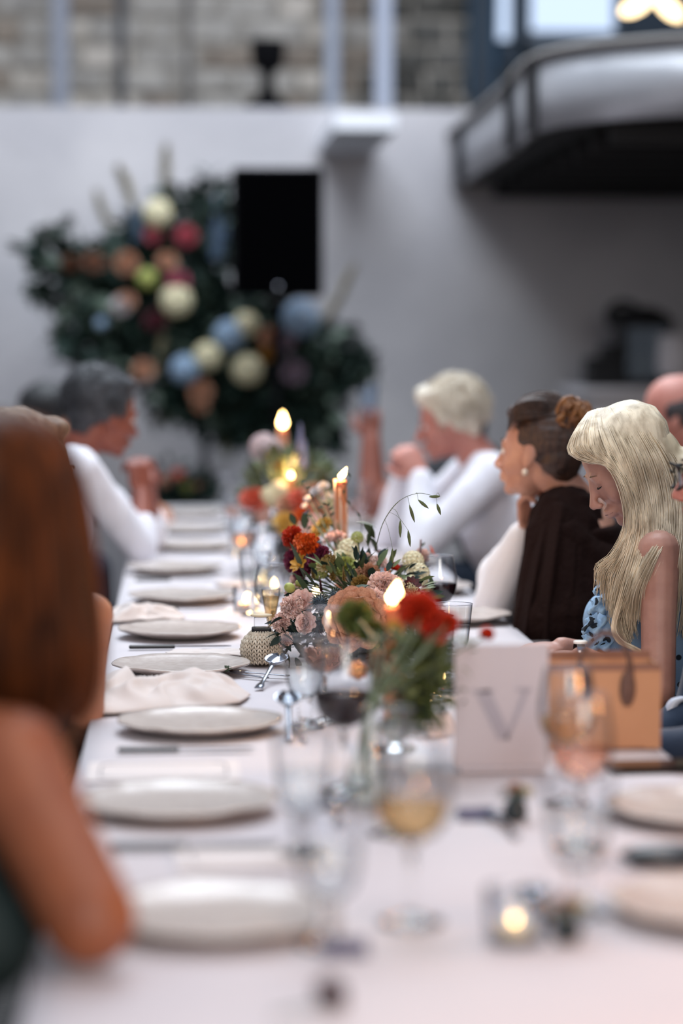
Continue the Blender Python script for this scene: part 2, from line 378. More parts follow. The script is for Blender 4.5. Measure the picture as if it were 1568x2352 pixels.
wl = thing('lampshade', 'white drum lampshade standing on the sideboard beside the lantern', 'lampshade', (p.x, 11.95, zs))
MB().lathe([(.085, .05), (.085, .07), (.1, .09), (.095, .26), (.09, .26)], n=28, cap=True).build('shade', mat('shade_white', 'e3dfe2', .8), wl)
MB().lathe([(.06, 0), (.06, .015), (.012, .03), (.012, .08)], n=18, cap=True).build('base', WP, wl)

# loudspeaker on its stand
a, b = at(535, 680, Y=11.2), at(742, 385, Y=11.2)
sx = (a.x + b.x) / 2
spk = thing('loudspeaker', 'large black loudspeaker in front of the flower installation', 'speaker', (sx, 11.35, a.z))
hs = b.z - a.z; ws = b.x - a.x
MB().box((0, 0, hs / 2), (ws, .32, hs)).build('cabinet', BLACK, spk, smooth=False, bevel=.012)
MB().box((0, -.165, hs / 2), (ws - .03, .012, hs - .03)).build('grille', mat('speaker_grille', '020203', 1, bump=.4, bscale=300, spec=.02), spk, smooth=False)
MB().lathe([(.012, 0), (.012, .004), (.004, .006)], c=(.0, 0, 0), n=16, cap=True, M=Matrix.Rotation(PI / 2, 3, 'X')).build('badge', STEEL, spk).location = (.0, -.171, .04)
ss = thing('speaker_stand', 'black tripod stand carrying the loudspeaker', 'stand', (sx, 11.35, 0))
MB().tube([(0, 0, .5), (0, 0, a.z)], .022, 12).build('pole', BLACK, ss)
MB().tube([(0, 0, .45), (0, 0, .85)], .03, 12).build('collar', BLACK, ss)
for k in range(3):
    an = k * 2 * PI / 3 + .5; MB().tube([(0, 0, .72), (.42 * math.cos(an), .42 * math.sin(an), .012)], .012, 8).build('leg', BLACK, ss)

# ================================================================ FLOWER KIT
def petal_grid(mb, M, L, W, cup, ruffle, ph, nu=5, nv=5, tipback=0.):
    rows = []
    for j in range(nv):
        v = j / (nv - 1); row = []
        wv = W * math.sin(PI * (.12 + .70 * v)) ** .8
        for i in range(nu):
            u = i / (nu - 1) * 2 - 1
            zz = cup * (u * u) * .5 * W - tipback * v * v * L
            zz += ruffle * v * v * L * math.sin(u * 7 + ph) + ruffle * .5 * v * L * math.sin(u * 13 + ph * 2)
            row.append(M @ V((u * wv, v * L * (1 - .18 * u * u), zz)))
        rows.append(row)
    mb.grid(rows)
def petal_M(az, el, base=(0, 0, 0), roll=0):
    # local y = along petal, z = petal normal (towards bloom centre)
    return Matrix.Translation(base) @ Matrix.Rotation(az, 4, 'Z') @ Matrix.Rotation(el, 4, 'X') @ Matrix.Rotation(roll, 4, 'Y')
BM = {}
def bloom_mesh(kind, seed=0):
    k = (kind, seed)
    if k in BM: return BM[k]
    rs = random.Random(hash(kind) % 1000 + seed if False else sum(map(ord, kind)) + seed * 17); mb = MB()
    if kind == 'rose':          # radius 1
        for L, (n, el, ln, wd, cup) in enumerate(((3, 84, .55, .22, 1.2), (4, 76, .62, .32, 1.1), (5, 66, .72, .42, 1.0), (6, 54, .85, .5, .9), (7, 40, .98, .55, .8), (8, 26, 1.05, .58, .7), (9, 12, 1.08, .55, .5))):
            for i in range(n):
                petal_grid(mb, petal_M(2 * PI * i / n + L * .7 + rs.uniform(-.1, .1), math.radians(el + rs.uniform(-5, 5)), (0, 0, -.25)), ln, wd, cup, .05, rs.uniform(0, 6), 6, 6, .12 if L > 3 else -.1)
    elif kind == 'ranunculus':
        for L in range(10):
            el = 86 - L * 8.5; n = 4 + L
            for i in range(n):
                petal_grid(mb, petal_M(2 * PI * i / n + L * .9, math.radians(el + rs.uniform(-3, 3)), (0, 0, -.35)), .55 + .055 * L, .24 + .02 * L, 1.4, .02, rs.uniform(0, 6), 5, 5, -.25 if L < 6 else 0)
    elif kind == 'carnation':
        for i in range(54):
            q = (i + .5) / 54; el = 90 - 95 * q ** .75
            petal_grid(mb, petal_M(i * 2.4, math.radians(el + rs.uniform(-6, 6)), (0, 0, -.2), rs.uniform(-.3, .3)), rs.uniform(.8, 1.0), .3, .3, .12, rs.uniform(0, 6), 8, 4)
    elif kind == 'cluster':     # hydrangea-like ball of florets
        for i in range(70):
            zc = 1 - 1.6 * (i + .5) / 70; rr = math.sqrt(max(0, 1 - zc * zc)); az = i * 2.4
            n_ = V((rr * math.cos(az), rr * math.sin(az), zc)); Q = n_.to_track_quat('Z', 'Y').to_matrix().to_4x4()
            for p_ in range(4):
                petal_grid(mb, Matrix.Translation(n_ * .82) @ Q @ petal_M(p_ * PI / 2 + i, math.radians(22)), .25, .11, .3, .03, rs.uniform(0, 6), 3, 3)
    elif kind == 'spike':       # florets along a stem of length 4
        for i in range(46):
            h_ = 4 * i / 46; r_ = .62 * (1 - .75 * (i / 46) ** 1.5); az = i * 2.4
            b_ = V((.3 * r_ * math.cos(az), .3 * r_ * math.sin(az), h_))
            for p_ in range(4):
                petal_grid(mb, Matrix.Translation(b_) @ Matrix.Rotation(az, 4, 'Z') @ Matrix.Rotation(-.5, 4, 'X') @ petal_M(p_ * PI / 2, math.radians(40)), r_ * .8, r_ * .35, .4, .08, rs.uniform(0, 6), 4, 3)
    elif kind == 'daisy':
        for i in range(9):
            petal_grid(mb, petal_M(2 * PI * i / 9, math.radians(18 + rs.uniform(-8, 8))), 1, .3, .3, .04, rs.uniform(0, 6), 4, 4)
        mb.ell((0, 0, .1), (.28, .28, .16), n=12, m=6)
    elif kind == 'poppy':
        for i in range(6):
            petal_grid(mb, petal_M(2 * PI * i / 6 + (i % 2) * .3, math.radians(48 + (i % 2) * 18)), 1.0, .75, 1.0, .07, rs.uniform(0, 6), 6, 5)
        mb.ell((0, 0, .2), (.2, .2, .2), n=12, m=6)
    elif kind == 'bud':
        mb.ell((0, 0, 0), (.8, .8, 1), n=14, m=8)
        for i in range(6): petal_grid(mb, petal_M(2 * PI * i / 6, math.radians(75), (0, 0, -1)), 1.9, .5, 1.2, .02, i, 4, 4, -.3)
    elif kind == 'thistle':
        mb.ell((0, 0, 0), (.6, .6, .6), n=12, m=8)
        for i in range(90):
            zc = 1 - 1.9 * (i + .5) / 90; rr = math.sqrt(max(0, 1 - zc * zc)); n_ = V((rr * math.cos(i * 2.4), rr * math.sin(i * 2.4), zc))
            mb.tube([n_ * .5, n_], [.06, .01], 3)
    BM[k] = mb.mesh(kind); BM[k].materials.append(None); return BM[k]
def orient(d): return V(d).normalized().to_track_quat('Z', 'Y').to_euler()
def bloom(parent, kind, loc, R, mt, d=(0, -.6, .8), name='bloom', seed=None, spin=None):
    me = bloom_mesh(kind, random.randint(0, 2) if seed is None else seed)
    o = bpy.data.objects.new(name, me); C.objects.link(o); o.parent = parent
    o.location = V(loc) - parent.location; o.scale = (R, R, R)
    q = V(d).normalized().to_track_quat('Z', 'Y').to_matrix() @ Matrix.Rotation(random.uniform(0, 6) if spin is None else spin, 3, 'Z'); o.rotation_euler = q.to_euler()
    o.material_slots[0].link = 'OBJECT'; o.material_slots[0].material = mt
    return o
def leaf_pts(mb, base, d, L, W, bend=.25, roll=0.):
    d = V(d).normalized(); s_ = d.cross(V((0, 0, 1)));
    s_ = s_.normalized() if s_.length > .05 else V((1, 0, 0)); s_ = Matrix.Rotation(roll, 3, d) @ s_; n_ = s_.cross(d)
    rows = []
    for j in range(5):
        v = j / 4; wv = W * math.sin(PI * (.06 + .92 * v)) ** .9; c_ = V(base) + d * L * v - n_ * bend * L * v * v
        rows.append([c_ - s_ * wv + n_ * wv * .25, c_, c_ + s_ * wv + n_ * wv * .25])
    mb.grid(rows)
def spray(mb, p0, p1, nl, L, W, curve=(0, 0, 0), r=.0015, rng=random):
    """leafy twig from p0 to p1"""
    P = catmull([p0, (V(p0) + V(p1)) / 2 + V(curve), p1], 12); mb.tube(P, [r * 1.3] * 6 + [r] * 6, 5)
    for i in range(nl):
        t = (i + 1) / nl; j = min(int(t * 11), 10); dr = (P[j + 1] - P[j]).normalized(); sd = V((rng.uniform(-1, 1), rng.uniform(-1, 1), rng.uniform(-.4, .8)))
        leaf_pts(mb, P[min(j + 1, 11)], dr * .5 + sd * .8, L * rng.uniform(.7, 1.2), W * rng.uniform(.7, 1.2), rng.uniform(-.1, .4), rng.uniform(-.6, .6))
PM = lambda n, a, b, s_=25: mat('petal_' + n, a, .6, col2=b, scale=s_, sss=.15)
PINK = PM('blush', 'f7ddd4', 'ecc0b4'); CREAM = PM('cream', 'ece3c4', 'd8cda0'); YEL = PM('yellow', 'e3bf6c', 'c99a3c'); ORG = PM('orange', 'ee6a1c', 'c9420f')
ORD = PM('red_orange', 'd6360e', 'a82006'); MAG = PM('magenta', '8c2c50', '5f1c38'); CORAL = PM('coral', 'e8826c', 'd0604e'); TAN = PM('dusty_tan', 'cf9d80', 'b07d62')
REDP = PM('scarlet', 'cf2a0c', '9c1402'); WHT = PM('white', 'ece7e6', 'd8d0d2'); LAV = PM('lavender', 'b9bfdd', '99a3cb'); BLUEP = PM('pale_blue', '9fb4c8', '7d97b2'); BURG = PM('burgundy', '4a1420', '2a0a12')
LIME = PM('lime', 'b9bb6a', '97a04c'); BLUET = PM('steel_blue', '33424c', '24303a'); OCH = PM('ochre', '9a7a3c', '6f5a2b'); MUST = PM('mustard', 'd59a2a', 'a8701c')
PLUME = mat('plume_straw', '8f8566', .9, col2='a3997c', scale=30)

# ================================================================ BACK FLOWER INSTALLATION
FY = 12.0
fi = thing('flower_installation', 'large hanging-garden style flower arrangement of dark foliage before the wall', 'flower arrangement', (at(450, 800, Y=FY).x, FY, 0))
fi['label'] = 'large wall-side flower arrangement of dark foliage, cream and blue blooms'
outline = [((110, 570), 55), ((140, 640), 80), ((200, 640), 90), ((270, 620), 90), ((300, 700), 110), ((240, 760), 80), ((170, 790), 50), ((340, 580), 80), ((400, 500), 60), ((480, 470), 60), ((390, 640), 120), ((450, 600), 90), ((500, 520), 60),
           ((420, 720), 120), ((330, 800), 100), ((260, 840), 60), ((480, 780), 120), ((560, 800), 120), ((620, 870), 130), ((520, 900), 110), ((430, 890), 80), ((700, 860), 110), ((760, 820), 80), ((800, 850), 55), ((700, 950), 90), ((740, 1000), 50), ((620, 960), 80), ((560, 960), 60), ((600, 740), 80), ((640, 800), 90), ((380, 920), 40), ((200, 850), 30), ((300, 540), 40)]
rs = random.Random(3)
fol, fol2 = MB(), MB()
for (c, r) in outline:
    n_ = int(r * r / 42)
    for i in range(n_):
        a_ = rs.uniform(0, 2 * PI); q = math.sqrt(rs.random()) * r * 1.02
        p = at(c[0] + q * math.cos(a_), c[1] + q * math.sin(a_), Y=FY + rs.uniform(-.2, .2))
        leaf_pts(fol if rs.random() < .75 else fol2, p, (rs.uniform(-1, 1), rs.uniform(-1, .3), rs.uniform(-.8, .8)), rs.uniform(.06, .12), rs.uniform(.018, .034), rs.uniform(0, .4), rs.uniform(-1, 1))
for (x0, y0, x1, y1) in ((430, 800, 110, 560), (430, 800, 120, 780), (430, 850, 480, 420), (560, 820, 840, 850), (600, 880, 760, 1040), (560, 850, 380, 930), (560, 900, 560, 1010), (440, 800, 300, 520), (500, 820, 620, 970)):
    a_, b_ = at(x0, y0, Y=FY), at(x1, y1, Y=FY + rs.uniform(-.1, .1)); spray(fol, a_, b_, 26, .11, .026, (0, -.1, .05), .005, rs)
o = fol.build('foliage', LEAFD, fi, world=True); o['kind'] = 'stuff'
o = fol2.build('foliage', mat('leaf_sage', '5b6b5c', .6, col2='46564a', scale=6), fi, world=True); o['kind'] = 'stuff'
for (px, py, r, k, m_) in ((362, 490, 34, 'cluster', CREAM), (405, 690, 38, 'cluster', CREAM), (477, 818, 34, 'cluster', CREAM), (568, 848, 38, 'cluster', CREAM), (565, 745, 30, 'cluster', CREAM), (338, 640, 24, 'cluster', LIME), (278, 702, 26, 'carnation', WHT), (290, 690, 20, 'rose', TAN),
                           (527, 770, 38, 'cluster', BLUEP), (425, 848, 36, 'cluster', BLUEP), (233, 742, 16, 'thistle', BLUEP), (428, 542, 28, 'carnation', PM('coral_pink', 'd8707c', 'bc5264')), (350, 540, 22, 'carnation', PM('coral_pink', 'd8707c', 'bc5264')), (410, 645, 28, 'carnation', PM('hot_pink', 'cf6f86', 'b25570')), (675, 855, 26, 'rose', PM('mauve', '9b8795', '7d6a78')), (655, 785, 22, 'rose', PM('mauve', '9b8795', '7d6a78')),
                           (385, 600, 22, 'rose', TAN), (215, 600, 24, 'rose', PM('rust', '83543c', '5f3a29')), (160, 605, 22, 'carnation', PM('rust', '83543c', '5f3a29')), (290, 605, 26, 'rose', TAN), (620, 775, 24, 'rose', TAN), (615, 810, 22, 'carnation', MUST), (460, 900, 26, 'rose', TAN), (462, 930, 20, 'carnation', TAN), (355, 735, 28, 'carnation', PM('wine', '6b2f3a', '4b1e28')), (690, 730, 46, 'cluster', BLUEP), (330, 850, 24, 'rose', TAN)):
    p = at(px, py, Y=FY - .27); bloom(fi, k, p, r / F_PX * FY, m_, (rs.uniform(-.3, .3), -1, rs.uniform(0, .5)))
for (px, py, px1, py1, r) in ((312, 560, 318, 480, .07), (500, 600, 498, 470, .085), (515, 560, 520, 490, .06), (330, 560, 300, 490, .05)):
    p, q = at(px, py, Y=FY - .2), at(px1, py1, Y=FY - .2); o = bloom(fi, 'spike', p, (q - p).length / 4 * 1.15, BLUEP, q - p); 
def plume(parent, pts, r):
    P = catmull(pts, 26); mb = MB(); st = MB().tube(P, .004, 5)
    for i, p in enumerate(P[4:]):
        rr = r * math.sin(PI * min(.95, .12 + i / 26))
        for k in range(14):
            a_ = rs.uniform(0, 6.28); d_ = (P[min(i + 5, 25)] - P[i + 3]).normalized()
            sd = d_.orthogonal().normalized(); sd = Matrix.Rotation(a_, 3, d_) @ sd
            leaf_pts(mb, p, d_ + sd * rs.uniform(.2, .7), rr * 2.2, .0045, .1, 0)
    st.build('plume_stalk', PLUME, parent, world=True); mb.build('plume', PLUME, parent, world=True)
plume(fi, [at(340, 600, Y=FY), at(300, 460, Y=FY), at(272, 385, Y=FY)], .035)
plume(fi, [at(385, 560, Y=FY), at(380, 440, Y=FY), at(380, 335, Y=FY)], .035)
plume(fi, [at(320, 600, Y=FY), at(250, 520, Y=FY), at(220, 440, Y=FY)], .028)
plume(fi, [at(690, 800, Y=FY), at(760, 720, Y=FY), at(815, 610, Y=FY)], .032)
plume(fi, [at(400, 700, Y=FY - .2), at(375, 770, Y=FY - .2), at(355, 870, Y=FY - .2)], .03)
fx = at(470, 900, Y=FY + .05)
MB().tube([(fx.x, FY + .08, .02), (fx.x, FY + .08, 1.7)], .02, 10).tube([(fx.x, FY + .08, 1.2), (fx.x + .35, FY + .05, 1.25)], .014, 8).build('stand_pole', DARKM, fi, world=True)
MB().box((fx.x, FY + .08, .015), (.5, .4, .03)).build('stand_base', DARKM, fi, world=True, smooth=False)
# trailing stems below it
for (px, py, qx, qy) in ((500, 940, 510, 1060), (600, 960, 640, 1010), (400, 930, 365, 960), (560, 980, 590, 1060)): tr_ = MB(); spray(tr_, at(px, py, Y=FY - .1), at(qx, qy, Y=FY - .1), 14, .07, .016, (.03, 0, 0), .003, rs); tr_.build('trailing_stem', mat('leaf_olive', '5d5f3c', .6), fi, world=True)
# low arrangement on a plinth beyond the table end
lw = at(425, 1150, Y=11.2)
pl = thing('plinth', 'pale plinth behind the far end of the table', 'plinth', (lw.x, 11.2, 0))
MB().box((0, 0, lw.z / 2 - .05), (.3, .3, lw.z - .1)).build('shaft', WP, pl, smooth=False, bevel=.005)
MB().box((0, 0, lw.z - .04), (.36, .36, .04)).build('cap', WP, pl, smooth=False, bevel=.005)
la = thing('low_arrangement', 'low dark leafy flower arrangement behind the far end of the table', 'flower arrangement', (lw.x, 11.2, lw.z - .02))
mb = MB()
for i in range(420):
    p = at(rs.uniform(352, 492), rs.gauss(1130, 22), Y=11.2 + rs.uniform(-.12, .12)); p.z = max(p.z, lw.z - .015)
    leaf_pts(mb, p, (rs.uniform(-1, 1), rs.uniform(-1, .3), rs.uniform(0, 1)), .06, .014, .2, rs.uniform(-1, 1))
mb.build('foliage', LEAFD, la, world=True)['kind'] = 'stuff'
for (px, py, m_) in ((408, 1088, CORAL), (380, 1105, TAN), (455, 1110, TAN), (430, 1120, LIME)): bloom(la, 'carnation', at(px, py, Y=11.1), .03, m_, (0, -.8, .5))
MB().lathe([(.05, 0), (.07, .03), (.065, .07), (.06, .07), (.05, .03)], n=20, cap=True).build('bowl', DARKM, la)

# ================================================================ TABLE
TX0, TX1, TY0, TY1 = -.155, .79, .9, 9.75
tb = thing('banquet_table', 'long banquet table hidden under the white cloth', 'table', ((TX0 + TX1) / 2, 5, 0))
WOOD = mat('table_wood', '6d4f37', .6, col2='593f2b', scale=6, stretch=(1, 8, 1))
MB().box(((TX0 + TX1) / 2, (TY0 + TY1) / 2, .725), (TX1 - TX0 - .02, TY1 - TY0 - .02, .035)).build('tabletop', WOOD, tb, world=True, smooth=False)
for yy in (1.1, 3.9, 6.8, 9.5):
    for xx in (TX0 + .1, TX1 - .1): MB().tube([(xx, yy, 0), (xx, yy, .71)], .025, 10).build('leg', WOOD, tb, world=True)
cl = MB(); rows = []
ys = np.linspace(TY0, TY1, 240)
for y in ys:
    r_ = []
    for (x, zz, side) in ((TX0 - .012, .625, 1), (TX0 - .010, .65, 1), (TX0 - .008, .68, 1), (TX0 - .004, .738, 1), (TX0, .7465, 0)):
        r_.append((x - side * (.02 + .018 * math.sin(y * 9) + .01 * math.sin(y * 23)) * (.74 - zz) * 3, y, zz))
    for k in range(1, 24):
        x = TX0 + (TX1 - TX0) * k / 24
        r_.append((x, y, .749 + .0012 * mn.noise(V((x * 5, y * 3, 0))) + .0009 * math.exp(-((y % 1.45 - .7) / .01) ** 2)))
    for (x, zz, side) in ((TX1, .7465, 0), (TX1 + .004, .738, 1), (TX1 + .008, .68, 1), (TX1 + .010, .65, 1), (TX1 + .012, .625, 1)):
        r_.append((x + side * (.02 + .018 * math.sin(y * 8 + 1) + .01 * math.sin(y * 21)) * (.74 - zz) * 3, y, zz))
    rows.append(r_)
for yy, yo in ((TY0, -.012), (TY1, .012)):
    for k, (zz, q) in enumerate(((.735, 1), (.68, 1.4), (.625, 1.8))):
        base = rows[0] if yo < 0 else rows[-1]
        new = [(p[0], yy + yo * q, min(p[2], zz)) for p in (rows[0] if yo < 0 else rows[-1])]
        rows.insert(0, new) if yo < 0 else rows.append(new)
cl.grid(rows); o = cl.build('tablecloth', WHITE_CLOTH); tag(o, 'white linen cloth covering the long banquet table', 'tablecloth')
T0 = .7515

# ---- plates
def plate_mesh(seed):
    prof = [(0, .004), (.045, .004), (.075, .004), (.08, 0), (.088, .001), (.105, .007), (.126, .013), (.1385, .0175), (.1405, .0205), (.137, .0215), (.122, .018), (.10, .0135), (.07, .012), (.03, .0115), (0, .0115)]
    n = 56; R = []
    for r, z in prof:
        ring = []
        for k in range(n):
            a_ = 2 * PI * k / n; e = V((math.cos(a_) * 1.3, math.sin(a_) * 1.3, seed * 7.1)); q = (r / .14) ** 3
            ring.append((r * (1 + .022 * q * mn.noise(e)) * math.cos(a_) + 1e-5, r * (1 + .022 * q * mn.noise(e)) * math.sin(a_), z + .0042 * q * mn.noise(e * 1.7 + V((5, 0, 0)))))
        R.append(ring)
    return MB().rings(R[::-1], False)
PLM = [plate_mesh(i).mesh('plate', CERAMIC) for i in range(3)]
def plate(x, y, label, i, rz=0, s_=1):
    o = bpy.data.objects.new('dinner_plate', PLM[i % 3]); C.objects.link(o); o.location = (x, y, T0); o.rotation_euler = (0, 0, rz); o.scale = (s_, s_, 1)
    return tag(o, label, 'plate', 'handmade stoneware plates along the table')
LP = [(.045, 2.72, 'handmade pale plate nearest the camera, beside the bare elbow'), (.0, 3.40, 'handmade pale plate just beyond the printed menu border, second from the elbow'),
      (.036, 4.12, 'handmade pale plate in front of the big crumpled napkin'), (.005, 4.86, 'handmade pale plate with a wilted stem lying on it'),
      (.004, 5.47, 'handmade pale plate before the folded grey-shadowed napkin, level with the knitted pot'), (.012, 6.22, 'handmade pale plate beyond the rolled napkin, with warm rim'),
      (-.01, 7.02, 'handmade pale plate just nearer than the white-shirted elbow'), (.04, 7.80, 'handmade pale plate right beside the white-shirted elbow'),
      (.045, 8.5, 'handmade pale plate beyond the white-shirted elbow, second from the far end'), (.05, 9.25, 'handmade pale plate at the far left end of the table')]
for i, (x, y, l) in enumerate(LP): plate(x, y, l, i, i * 1.3)
RP = [(.635, 2.72, 'pale plate at the right edge, nearest the camera'), (.735, 3.30, 'pale plate in front of the black phone'), (.655, 5.72, 'pale plate before the woman in the brown shawl'),
      (.645, 6.4, 'pale plate behind the red wine glass'), (.64, 7.2, 'pale plate near the white-haired man, nearer one'), (.63, 8.0, 'pale plate by the forearm of the white-haired man'), (.6, 8.8, 'pale plate at the far right end, below the raised hand')]
for i, (x, y, l) in enumerate(RP): plate(x, y, l, i + 1, i * 1.9)

# ---- cutlery (built lying along local +Y, bowl / tines at +Y)
def spoon_proto():
    t = thing('spoon', 'x', 'spoon', group='table cutlery')
    b = MB(); R = []
    for j in range(9):
        v = j / 8; wv = .024 * math.sin(PI * (.05 + .9 * v)) ** .7 if 0 < j < 8 else .004
        R.append([((wv * u), .12 + .058 * v, .0055 + .006 * (u * u) - .0055 * math.sin(PI * v) * (1 - u * u)) for u in np.linspace(-1, 1, 9)])
    b.grid(R); o = b.build('bowl', STEEL, t); s_ = o.modifiers.new('s', 'SOLIDIFY'); s_.thickness = .0015
    h = MB(); Q = []
    for j in range(9):
        v = j / 8; wv = .0055 - .002 * math.sin(PI * v) + (.003 if v < .2 else 0); zz = .003 + .006 * v * v
        Q.append([(-wv, .122 * v, zz), (wv, .122 * v, zz), (wv, .122 * v, zz + .002), (-wv, .122 * v, zz + .002)])
    h.rings(Q).build('handle', STEEL, t); return t
def fork_proto():
    t = thing('fork', 'x', 'fork', group='table cutlery')
    h = MB(); Q = []
    for j in range(9):
        v = j / 8; wv = .0055 - .002 * math.sin(PI * v) + (.0055 if v > .95 else 0); zz = .003 + .005 * v
        Q.append([(-wv, .125 * v, zz), (wv, .125 * v, zz), (wv, .125 * v, zz + .002), (-wv, .125 * v, zz + .002)])
    h.rings(Q).box((0, .133, .009), (.022, .02, .002)).build('handle', STEEL, t)
    for k in range(4): MB().tube(catmull([(-.0095 + k * .0063, .141, .009), (-.0095 + k * .0063, .16, .005), (-.0095 + k * .0063, .185, .010)], 6), [.0016] * 5 + [.0008], 6).build('tine', STEEL, t)
    return t
def knife_proto():
    t = thing('knife', 'x', 'knife', group='table cutlery')
    MB().box((0, .05, .005), (.014, .10, .008)).build('handle', mat('knife_handle', '17181c', .35), t, smooth=False, bevel=.003)
    Q = [[(-w_, y, .0045), (w_ * .7, y, .0045), (w_ * .7, y, .006), (-w_, y, .006)] for y, w_ in ((.1, .006), (.11, .008), (.16, .0095), (.2, .009), (.215, .006), (.222, .001))]
    MB().rings(Q).build('blade', STEEL, t, smooth=False); return t
SP, FK, KN = spoon_proto(), fork_proto(), knife_proto()
used = set()
def cut(proto, label, x, y, rz, tilt=0, z=T0):
    r = proto if proto.name not in used else copy_tree(proto); used.add(proto.name)
    r.location = (x, y, z); r.rotation_euler = (tilt, 0, rz); r['label'] = label; return r
p = on(270, 1731); cut(KN, 'black-handled knife in front of the plate by the crumpled napkin', p.x, p.y, -PI / 2)
p = on(296, 1493); cut(KN, 'dark knife half under the white paper strip', p.x, p.y, -PI / 2 + .02)
p = on(668, 1700); cut(SP, 'steel spoon with raised bowl at the right end of the sharp plate', p.x - .003, p.y - .03, -.02, .30)
p = on(680, 1702); cut(FK, 'steel fork lying under the raised spoon by the sharp plate', p.x + .012, p.y - .03, .06)
p = on(592, 1578); cut(SP, 'shiny steel spoon propped on forks beside the knitted pot', p.x, p.y - .05, -.28, .22)
p = on(583, 1580); cut(FK, 'steel fork with tines towards the crumpled napkin, left one', p.x + .03, p.y + .1, .9)
p = on(598, 1572); cut(FK, 'steel fork crossing under the propped spoon', p.x + .06, p.y + .08, 1.2)
p = on(1500, 1990); cut(KN, 'dark-handled knife near the right edge between two pale plates', p.x - .03, p.y, PI / 2 + PI)
for (x, y, l) in ((.22, 3.35, 'steel spoon right of the second blurred plate'), (.24, 5.5, 'steel spoon just beyond the knitted pot'), (.22, 6.3, 'steel spoon near the tealight left of the flowers'), (.42, 2.75, 'steel spoon beside the small posy in the right foreground')):
    cut(SP, l, x, y - .08, .0)
for (x, y, l) in ((.45, 3.25, 'steel fork near the foot of the table number sign'), (.46, 6.45, 'steel fork behind the red wine glass')): cut(FK, l, x, y - .08, .1)
for (x, y, l) in ((-.09, 3.14, 'knife at the front of the second blurred plate'), (-.1, 6.0, 'knife beyond the rolled napkin'), (-.12, 6.75, 'knife this side of the plate by the white-shirted elbow')): cut(KN, l, x, y, -PI / 2)

# ---- glasses
def wine_proto(name, prof, stem_top, drink=None, level=None, mt=None, beaded=False):
    t = thing(name, 'x', 'glass')
    MB().lathe(prof, n=36).build('bowl', GLASS, t)
    rr_, rz_ = prof[-1]; MB().tube([(rr_ * math.cos(q), rr_ * math.sin(q), rz_) for q in np.linspace(0, 2 * PI, 37)], .0009, 6, False).build('rim', mat('rim_glass', 'a9adb8', .08, .3), t)
    if beaded: sp = [(.006, .008)] + [(.009 + .005 * math.sin(k * 1.57) ** 2, .012 + k * (stem_top - .012) / 12) for k in range(12)] + [(.012, stem_top)]
    else: sp = [(.006, .006), (.0038, .02), (.0034, stem_top * .6), (.005, stem_top - .006), (.009, stem_top)]
    MB().lathe(sp, n=16, cap=True).build('stem', SGLASS, t)
    MB().lathe([(.034, 0), (.035, .0015), (.02, .004), (.006, .009)], n=32, cap=True).build('foot', SGLASS, t)
    if drink:
        inner = [(max(r - .0012, .0005), z + .0008) for r, z in prof if z < level]
        # interpolate radius at the level
        for (r0, z0), (r1, z1) in zip(prof, prof[1:]):
            if z0 <= level <= z1: inner.append((r0 + (r1 - r0) * (level - z0) / (z1 - z0) - .0012, level)); break
        MB().lathe(inner, n=32, cap=True).build('wine' if drink != 'water' else 'water', mt, t)
    return t
WG = [(.001, .086), (.012, .088), (.028, .096), (.038, .11), (.0425, .13), (.042, .15), (.038, .175), (.033, .2)]
WGS = [(.001, .066), (.014, .069), (.030, .08), (.037, .096), (.038, .112), (.035, .132), (.030, .152)]
FLT = [(.001, .072), (.008, .076), (.013, .1), (.019, .13), (.0235, .155), (.0245, .17)]
GOB = [(.001, .052), (.014, .053), (.027, .062), (.033, .08), (.036, .11), (.039, .14), (.0405, .155)]
PR = {}
def glass(kind, label, x, y, s_=1.0, drink=None, rz=0):
    key = (kind, drink)
    if key not in PR:
        mt = {'red': RED, 'rose': ROSE, 'gold': GOLD, 'water': WATER}.get(drink)
        prof, st, lv = {'wine': (WG, .086, .128), 'globe': (WGS, .066, .1), 'flute': (FLT, .072, .15), 'goblet': (GOB, .052, .11)}[kind]
        if kind == 'wine' and drink == 'red': lv = .135
        PR[key] = wine_proto({'wine': 'wine_glass', 'globe': 'wine_glass', 'flute': 'champagne_flute', 'goblet': 'water_goblet'}[kind], prof, st, drink, lv, mt, kind == 'goblet')
        r = PR[key]
    else: r = copy_tree(PR[key])
    r.location = (x, y, T0 - .001); r.rotation_euler = (0, 0, rz); r.scale = (s_,) * 3; r['label'] = label; r['group'] = 'stemware on the table'
    return r
def gp(px, Y): return at(px, 1500, Y=Y).x
glass('wine', 'sharp tall glass half full of red wine right of the flowers', gp(1007, 5.35), 5.35, .95, 'red')
glass('globe', 'empty sharp globe-shaped glass left of the flowers', gp(627, 5.35), 5.35, 1.14)
glass('flute', 'flute with pale wine standing behind the knitted pot', gp(622, 5.12), 5.12, .84, 'gold')
glass('wine', 'rounded glass of rose wine in front of the tan ranunculus', gp(747, 4.2), 4.2, 1.0, 'rose')
glass('goblet', 'beaded-stem water goblet beside the glass of rose wine', gp(700, 4.15), 4.15, 1.0, 'water')
glass('wine', 'blurred glass with dark red wine below the rose wine', gp(790, 3.55), 3.55, 1.08, 'red')
glass('goblet', 'empty blurred goblet beside the plate in mid foreground', gp(695, 3.1), 3.1, 1.0, 'water')
glass('wine', 'large blurred glass of golden wine in centre foreground', gp(945, 2.72), 2.72, 1.08, 'gold')
glass('goblet', 'blurred goblet nearest the elbow plate, lowest in the picture', gp(755, 2.62), 2.62, 1.0, 'water')
glass('goblet', 'blurred goblet in right foreground beside the edge plate', gp(1330, 2.75), 2.75, 1.05, 'water')
glass('wine', 'blurred glass of rose wine in front of the kraft bag', gp(1335, 3.12), 3.12, 1.0, 'rose')
